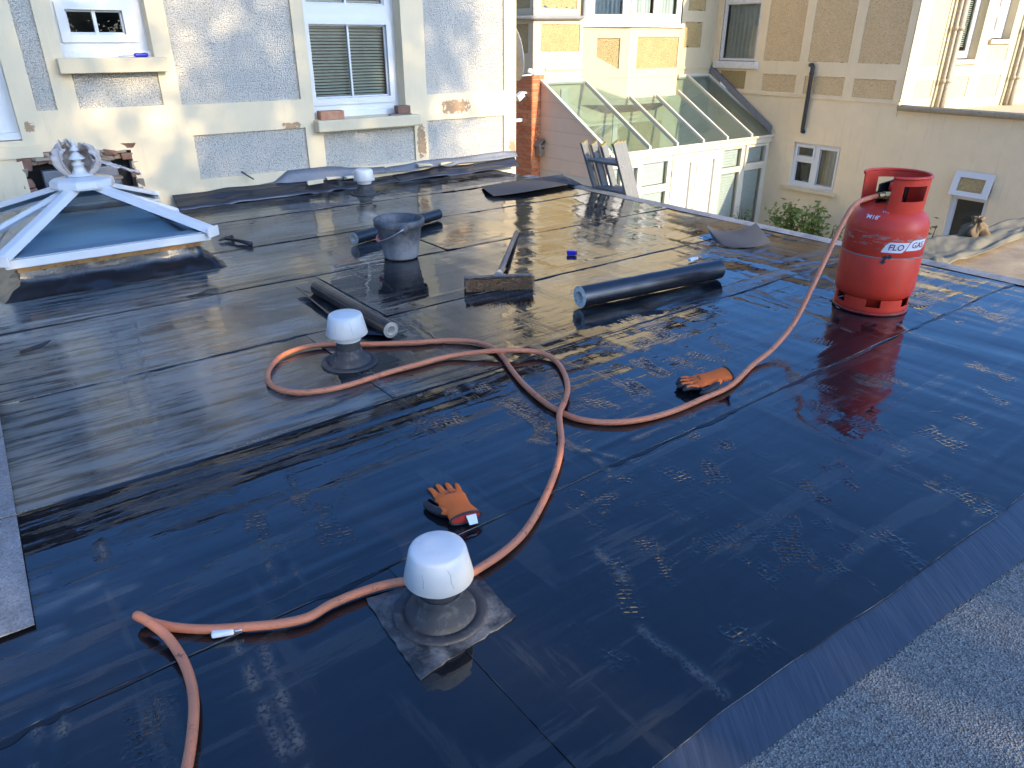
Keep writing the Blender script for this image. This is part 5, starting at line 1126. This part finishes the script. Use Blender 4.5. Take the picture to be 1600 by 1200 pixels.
# valve, connector and the black plastic guard on it
f = V3(math.cos(cd), math.sin(cd), 0); lf = V3(-f[1], f[0], 0)
if lf[0] > 0: lf = -lf
mb = MB(); mb.lathe([(.026, .44), (.026, .458), (.018, .46), (.016, .485), (.020, .487), (.020, .505), (.012, .508), (.0, .508)], g0, 20); vc = g0 + EZ * .475; mb.build('valve', M['brass'], gb, smooth=True)
vd_ = lf * .75 + f * .66; vd_ /= np.linalg.norm(vd_)
mb = MB(); mb.tube([vc + vd_ * .01, vc + vd_ * .05], .017, 6); mb.tube([vc + vd_ * .05, vc + vd_ * .075], .013, 10); mb.build('connector', M['brass'], gb)
mb = MB(); mb.tube([vc + vd_ * .02 + EZ * .02, vc + EZ * .052 + vd_ * .02], [.011, .008], 8); mb.build('red_plug', M['red'], gb, smooth=True)
P = []
for i in range(22):
    a = i / 21 * 3.9 - .9; P.append([vc + V3((.045 + .010 * math.sin(a * 3)) * math.cos(a) * 1.25, (.045 + .008 * math.sin(a * 2)) * math.sin(a), z_ + .012 * math.sin(a * 2)) for z_ in (-.03, .02, .048)] + [vc + V3(.015 * math.cos(a), .015 * math.sin(a), .060)])
mb = MB(); mb.sheet(P, .004); tag(mb.build('valve_guard', M['black_rubber'], gb, smooth=True))
# lettering, bent round the cylinder
def textmesh(body, size, mat, conv, name, parent, extr=.0006, shear=0.0, align='CENTER'):
    cu = bpy.data.curves.new(name, 'FONT'); cu.body = body; cu.size = size; cu.align_x = align; cu.align_y = 'CENTER'; cu.extrude = 0; cu.shear = shear; cu.resolution_u = 3; cu.offset = size * .012
    ob = bpy.data.objects.new(name, cu); COL.objects.link(ob); dg = bpy.context.evaluated_depsgraph_get(); me = bpy.data.meshes.new_from_object(ob.evaluated_get(dg)); bpy.data.objects.remove(ob)
    import bmesh
    bm = bmesh.new(); bm.from_mesh(me); bmesh.ops.triangulate(bm, faces=bm.faces[:]); 
    bmesh.ops.subdivide_edges(bm, edges=[e for e in bm.edges if e.calc_length() > size * .2], cuts=2)
    org = np.array(parent['_o'])
    for v_ in bm.verts: v_.co = Vector(conv(v_.co.x, v_.co.y) - org)
    bm.to_mesh(me); bm.free(); me.materials.clear(); me.materials.append(mat); o = bpy.data.objects.new(name, me); COL.objects.link(o); o.parent = parent; return o
def cyl(a0, z0, r): return lambda x, y: g0 + V3(r * math.cos(a0 + x / r), r * math.sin(a0 + x / r), z0 + y)
la = cd + .62
lab = [(-.052, .0, 0.0), (.052, .0, .010)]
for (cx, txt, dz) in ((-.047, 'FLO', 0.0), (.047, 'GAS', .008)):
    mb = MB(); w_, h_ = .043, .021; sk = .010; G = []
    outl = []
    for (sx_, sy_, a_s) in ((1, 1, 0), (-1, 1, 90), (-1, -1, 180), (1, -1, 270)):
        rad = .013 if sx_ * sy_ < 0 else .003
        for k in range(5):
            th = math.radians(a_s + 90 * k / 4); outl.append((sx_ * (w_ - rad) + rad * math.cos(th), sy_ * (h_ - rad) + rad * math.sin(th)))
    cv = cyl(la, .294, R0 + .0012); n = 16; G = []
    for i in range(n + 1):
        x = -w_ + 2 * w_ * i / n; ys = [y for (x_, y) in outl]; 
        hh = h_; dx = w_ - abs(x)
        top = h_ - (0.013 - math.sqrt(max(0, .013 ** 2 - max(0, .013 - (x + w_)) ** 2)) if x + w_ < .013 else 0); bot = -h_ + (0.013 - math.sqrt(max(0, .013 ** 2 - max(0, .013 - (w_ - x)) ** 2)) if w_ - x < .013 else 0)
        G.append([cv(cx + x + sk * (y / h_), y + dz) for y in np.linspace(bot, top, 5)])
    mb.grid(G); mb.build('label_panel', M['ink_white'], gb, smooth=True)
    textmesh(txt, .034, M['ink_red'], (lambda c_, d_: (lambda x, y: cyl(la, .294, R0 + .0022)(c_ + x, y + d_)))(cx, dz), 'lettering', gb, shear=.18)
def shoulder(a0, s0): 
    def cv(x, y):
        # unrolled along the shoulder: y up the slope
        q = s0 + y; pr = [(.154, .376), (.143, .400), (.122, .420), (.085, .436)]; ac = 0
        for (r0, z0), (r1, z1) in zip(pr, pr[1:]):
            L_ = math.hypot(r1 - r0, z1 - z0)
            if q <= ac + L_ or r1 == .085:
                k = (q - ac) / L_; r_ = r0 + (r1 - r0) * k + .002; z_ = z0 + (z1 - z0) * k + .0025; break
            ac += L_
        return g0 + V3(r_ * math.cos(a0 + x / .14), r_ * math.sin(a0 + x / .14), z_)
    return cv
textmesh("'M18'", .026, M['ink_white'], shoulder(cd - .42, .028), 'lettering', gb)
textmesh('17.8', .018, M['ink_white'], shoulder(cd - .12, .062), 'lettering', gb)
mb = MB(); cv = cyl(la - .50, .252, R0 + .0018)
for (dx, dy, s_) in ((0, 0, .011), (.016, .004, .010), (-.004, -.018, .011)): mb.quadpts([cv(dx - s_, dy), cv(dx, dy - s_), cv(dx + s_, dy), cv(dx, dy + s_)])
mb.build('hazard_mark', M['ink'], gb)

# ------------------------------------------------------------------ orange hose
HR = .0092
gl_ = [(1175, 571), (1150, 596), (1130, 609), (1100, 622), (1050, 643), (1000, 656), (955, 660), (915, 657), (885, 648), (850, 628), (818, 600), (798, 576), (784, 556), (768, 543), (740, 534), (700, 532), (650, 535), (600, 537), (555, 538), (510, 538), (470, 544), (440, 556), (424, 572), (418, 588), (424, 602), (442, 610), (472, 613), (512, 609), (550, 600), (600, 584), (650, 570), (700, 557), (750, 550), (800, 547), (840, 550), (866, 562), (881, 582), (887, 606), (882, 628), (874, 648), (877, 690), (870, 730), (850, 780), (822, 828), (790, 860), (752, 886), (725, 900), (690, 907), (655, 907), (620, 910), (585, 918), (550, 930), (515, 945), (482, 964), (440, 974), (390, 979), (330, 983), (280, 981), (243, 974), (222, 966), (214, 962), (220, 964), (240, 977), (262, 996), (285, 1030), (298, 1065), (303, 1102), (300, 1150), (292, 1200), (278, 1260), (255, 1330)]
zex = {8: .0, 7: .0, 35: 0, 39: .021, 38: .016, 40: .016, 37: .006, 41: .006, 12: .0, 33: .017, 32: .010, 34: .006, 60: .014, 61: .020, 62: .020, 59: .006, 63: .014, 64: .008}
hp_ = [onz(x, y, HR + .0045 + zex.get(i, 0)) for i, (x, y) in enumerate(gl_)]
# the free run up to the valve hangs in a vertical plane
st_ = hp_[0]; en = vc + vd_ * .072; pd = en - st_; pn = np.cross(pd * V3(1, 1, 0), EZ); pn /= np.linalg.norm(pn)
air = [onp(x, y, st_, pn) for x, y in ((1338, 318), (1318, 346), (1293, 398), (1266, 455), (1239, 507), (1206, 546))]
full = [en, en * .6 + (en + vd_ * .03 - EZ * .004) * .4] + air + hp_
full = np.array(full); out = []
for i in range(len(full) - 1):
    p0, p1, p2, p3 = full[max(i - 1, 0)], full[i], full[i + 1], full[min(i + 2, len(full) - 1)]
    for q in np.linspace(0, 1, 6, endpoint=False): out.append(.5 * ((2 * p1) + (-p0 + p2) * q + (2 * p0 - 5 * p1 + 4 * p2 - p3) * q * q + (-p0 + 3 * p1 - 3 * p2 + p3) * q ** 3))
out.append(full[-1])
for p in out: p[2] = max(p[2], HR + .003)
mb = MB(); mb.tube(out, HR, 14); tag(mb.build('gas_hose', M['hose'], org=st_ * V3(1, 1, 0), smooth=True), 'long orange rubber hose looping across the roof from the gas bottle', 'hose')

# ------------------------------------------------------------------ work gloves
def glove(wrist, mid, side, L, label, text_up, lift=0.0, flip=1, fold=0.0):
    """wrist -> mid is the pointing direction on the roof; side picks the thumb side"""
    W = np.array(wrist, float); d = np.array(mid, float) - W; d[2] = 0; d /= np.linalg.norm(d); s_ = V3(-d[1], d[0], 0) * side
    o = thing('work_glove', label, 'glove', W, None); sc = L / .215; bs = MB()
    def P(a, b, z): return W + (d * a + s_ * b) * sc + EZ * (z * sc + .005 + lift * max(0, 1 - a / .12))
    # palm and cuff as a lofted oval
    rows = []
    for a, w_, h_, c_ in ((0, .045, .0155, 0), (.02, .043, .0165, 0), (.05, .037, .017, 0), (.075, .040, .017, 0), (.10, .045, .018, .001), (.125, .045, .016, .001), (.14, .042, .013, .001)):
        rows.append([P(a, c_ + w_ * math.cos(t_), h_ + .002 + h_ * math.sin(t_)) for t_ in np.linspace(0, 2 * math.pi, 20, endpoint=False)])
    n = len(rows[0]); b0 = 0
    for rw in rows: bs.v += [tuple(p) for p in rw]
    for i in range(len(rows) - 1):
        for k in range(n): bs.f.append((i * n + k, i * n + (k + 1) % n, (i + 1) * n + (k + 1) % n, (i + 1) * n + k)); bs.m.append(0)
    bs.f.append(tuple(range(n))[::-1]); bs.m.append(0); bs.f.append(tuple((len(rows) - 1) * n + k for k in range(n))); bs.m.append(0)
    FN = ((.032, .068, .0108, .16), (.011, .078, .0112, .05), (-.011, .072, .0110, -.05), (-.032, .056, .0098, -.16))
    for (b, ln, r_, sp) in FN:
        pts = [P(.115 + ln * q, b + sp * ln * q * .8, .014 + .010 * math.sin(q * 2.4) - .007 * q * q) for q in np.linspace(0, 1, 7)]
        bs.tube(pts, [r_ * sc * x for x in (1, 1.02, 1.0, .98, .95, .86, .5)], 12)
    pts = [P(.045, .030, .014), P(.07, .052, .012), P(.095, .064, .012), P(.118, .069, .011), P(.130, .069, .010)]
    bs.tube(pts, [x * sc for x in (.014, .013, .012, .0105, .006)], 12)
    ob = bs.build('glove_body', [M['orange'], M['glove_black']], o)
    m_ = ob.modifiers.new('remesh', 'REMESH'); m_.mode = 'VOXEL'; m_.voxel_size = .0022
    m2 = ob.modifiers.new('smooth', 'SMOOTH'); m2.factor = .5; m2.iterations = 3
    dg = bpy.context.evaluated_depsgraph_get(); me = bpy.data.meshes.new_from_object(ob.evaluated_get(dg)); ob.modifiers.clear(); ob.data = me
    me.materials.clear(); me.materials.append(M['orange']); me.materials.append(M['glove_black'])
    idx = []
    for pl in me.polygons:
        c_ = np.array(pl.center) + np.array(o['_o']); q = c_ - W; a = (q @ d) / sc; b = (q @ s_) / sc; z = pl.normal[2]
        black = False
        if a > .115:
            # finger tips and the sides of the fingers are dipped
            near = min(FN, key=lambda f_: abs(b - f_[0] - f_[3] * (a - .115) * .8)); off_ = abs(b - near[0] - near[3] * (a - .115) * .8) / near[2]
            tipq = (a - .115) / near[1]
            black = tipq > .80 or z < .25 or off_ > .93 - .55 * max(0, tipq - .1)
        elif a > .03: black = z < .15 or (b > .046 and a > .05)
        else: black = False
        idx.append(1 if black else 0)
    me.polygons.foreach_set('material_index', idx); me.polygons.foreach_set('use_smooth', [True] * len(me.polygons)); me.update()
    mb = MB(); ring = [P(-.001, .0455 * math.cos(t_), .0175 + .0160 * math.sin(t_)) for t_ in np.linspace(0, 2 * math.pi, 33)]; mb.tube(ring, .0032 * sc, 8, False); mb.build('cuff_binding', M['black_rubber'], o, smooth=True)
    mb = MB(); c0 = [P(-.0022, .041 * math.cos(t_), .0175 + .0125 * math.sin(t_)) for t_ in np.linspace(0, 2 * math.pi, 25)[:-1]]; mb.quadpts(c0); mb.build('cuff_lining', plain('red_lining', (.40, .03, .02), .9), o)
    mb = MB(); mb.quadpts([P(-.022, -.002, .006), P(-.024, -.026, .006), P(-.006, -.028, .026), P(-.004, .000, .026)]); mb.build('care_label', M['white'], o)
    up = [[P(.095 + x_ * 1, y_, .0) for x_ in (0,)] for y_ in (0,)]
    zt = .0375
    if text_up: tr = lambda x, y: P(.108 + y * 1.0, -x * 1.0 * side * 1.0, zt - 6.0 * x * x - .02 * abs(y))
    else: tr = lambda x, y: P(.108 + y, -x * side, zt - 6.0 * x * x)
    textmesh('site', .024, M['ink'], tr, 'lettering', o)
    return o
w1 = onz(1134, 604); t1_ = onz(1045, 611); glove(w1, t1_, 1, .20, 'orange and black work glove lying on the hose near the bottle', False, .028)
w2 = onz(728, 822); t2_ = onz(692, 772); glove(w2, t2_, 1, .19, 'orange and black work glove behind the nearest white vent', True, .004)

# ------------------------------------------------------------------ tarpaulin and bits beyond the roof edge
def tarp():
    top = [(1420, 379), (1470, 371), (1530, 357), (1600, 338), (1680, 322)]; bot = [(1426, 409), (1476, 415), (1540, 392), (1602, 366), (1690, 332)]
    G = []; n, m = 70, 22
    for i in range(n + 1):
        q = i / n * 4; k = min(int(q), 3); f_ = q - k
        T_ = np.array(top[k]) * (1 - f_) + np.array(top[k + 1]) * f_; B_ = np.array(bot[k]) * (1 - f_) + np.array(bot[k + 1]) * f_; row = []
        for j in range(m + 1):
            w_ = j / m; p = onz(*(T_ * (1 - w_) + B_ * w_), 0); 
            z = .014 + .010 * math.sin(w_ * 7 + q * 2.1) * .5 + .008 * math.sin(q * 3 - w_ * 9) + .012 * math.exp(-((w_ - .86) / .05) ** 2) + float(vnoise(np.array([q * 3.1 + w_ * 2]), np.array([w_ * 5.3]), 71)[0]) * .014 + float(vnoise(np.array([q * 9.1 - w_ * 7]), np.array([w_ * 9.3 + q]), 72)[0]) * .008; row.append(V3(p[0], p[1], max(-.028, z - .02)))
        G.append(row)
    mb = MB(); mb.sheet(G, .003); tag(mb.build('tarpaulin', M['tarp'], org=G[0][0] * V3(1, 1, 0), smooth=True), 'creased olive tarpaulin spread over the sandy roof next door', 'tarpaulin')
tarp()
c_ = onz(1522, 366); r = np.random.default_rng(8); P = []
for i in range(40):
    a = i / 39 * 6.283
    P.append([c_ + V3(math.cos(a), math.sin(a), 0) * rr_ * .8 * (1 + .28 * math.sin(a * 5 + h_ * 30) + .15 * math.sin(a * 9 - h_ * 50)) + EZ * (h_ + .008 * math.sin(a * 4 + h_ * 40)) for rr_, h_ in ((.085, -.01), (.088, .02), (.070, .045), (.040, .062), (.020, .070), (.030, .082), (.040, .098), (.022, .100), (.004, .096))])
P[-1] = P[0]
mb = MB(); mb.grid(P); tag(mb.build('bunched_cloth', M['sack'], org=c_, smooth=True), 'tied bunch of brown sacking standing behind the tarpaulin', 'cloth')
rl = thing('slatted_rail', 'cream slatted chair rail showing behind the tarpaulin', 'chair', W2.p(4.3, -1.5, .9)); a, b = W2.uz(1543, 357, .9), W2.uz(1576, 348, .9)
mb = MB(); A, B = W2.p(a[0], a[1], .9), W2.p(b[0], b[1], .9); mb.box(A, B - A, W2.n * .05, EZ * -.06); mb.build('top_rail', M['cream_trim'], rl)
for q in (.35, .65, .97):
    mb = MB(); mb.box(A + (B - A) * q - EZ * .06, (B - A) * .05, W2.n * .03, EZ * -.9); mb.build('slat', M['cream_trim'], rl)
for o in bpy.data.objects:
    if '_o' in o.keys(): del o['_o']
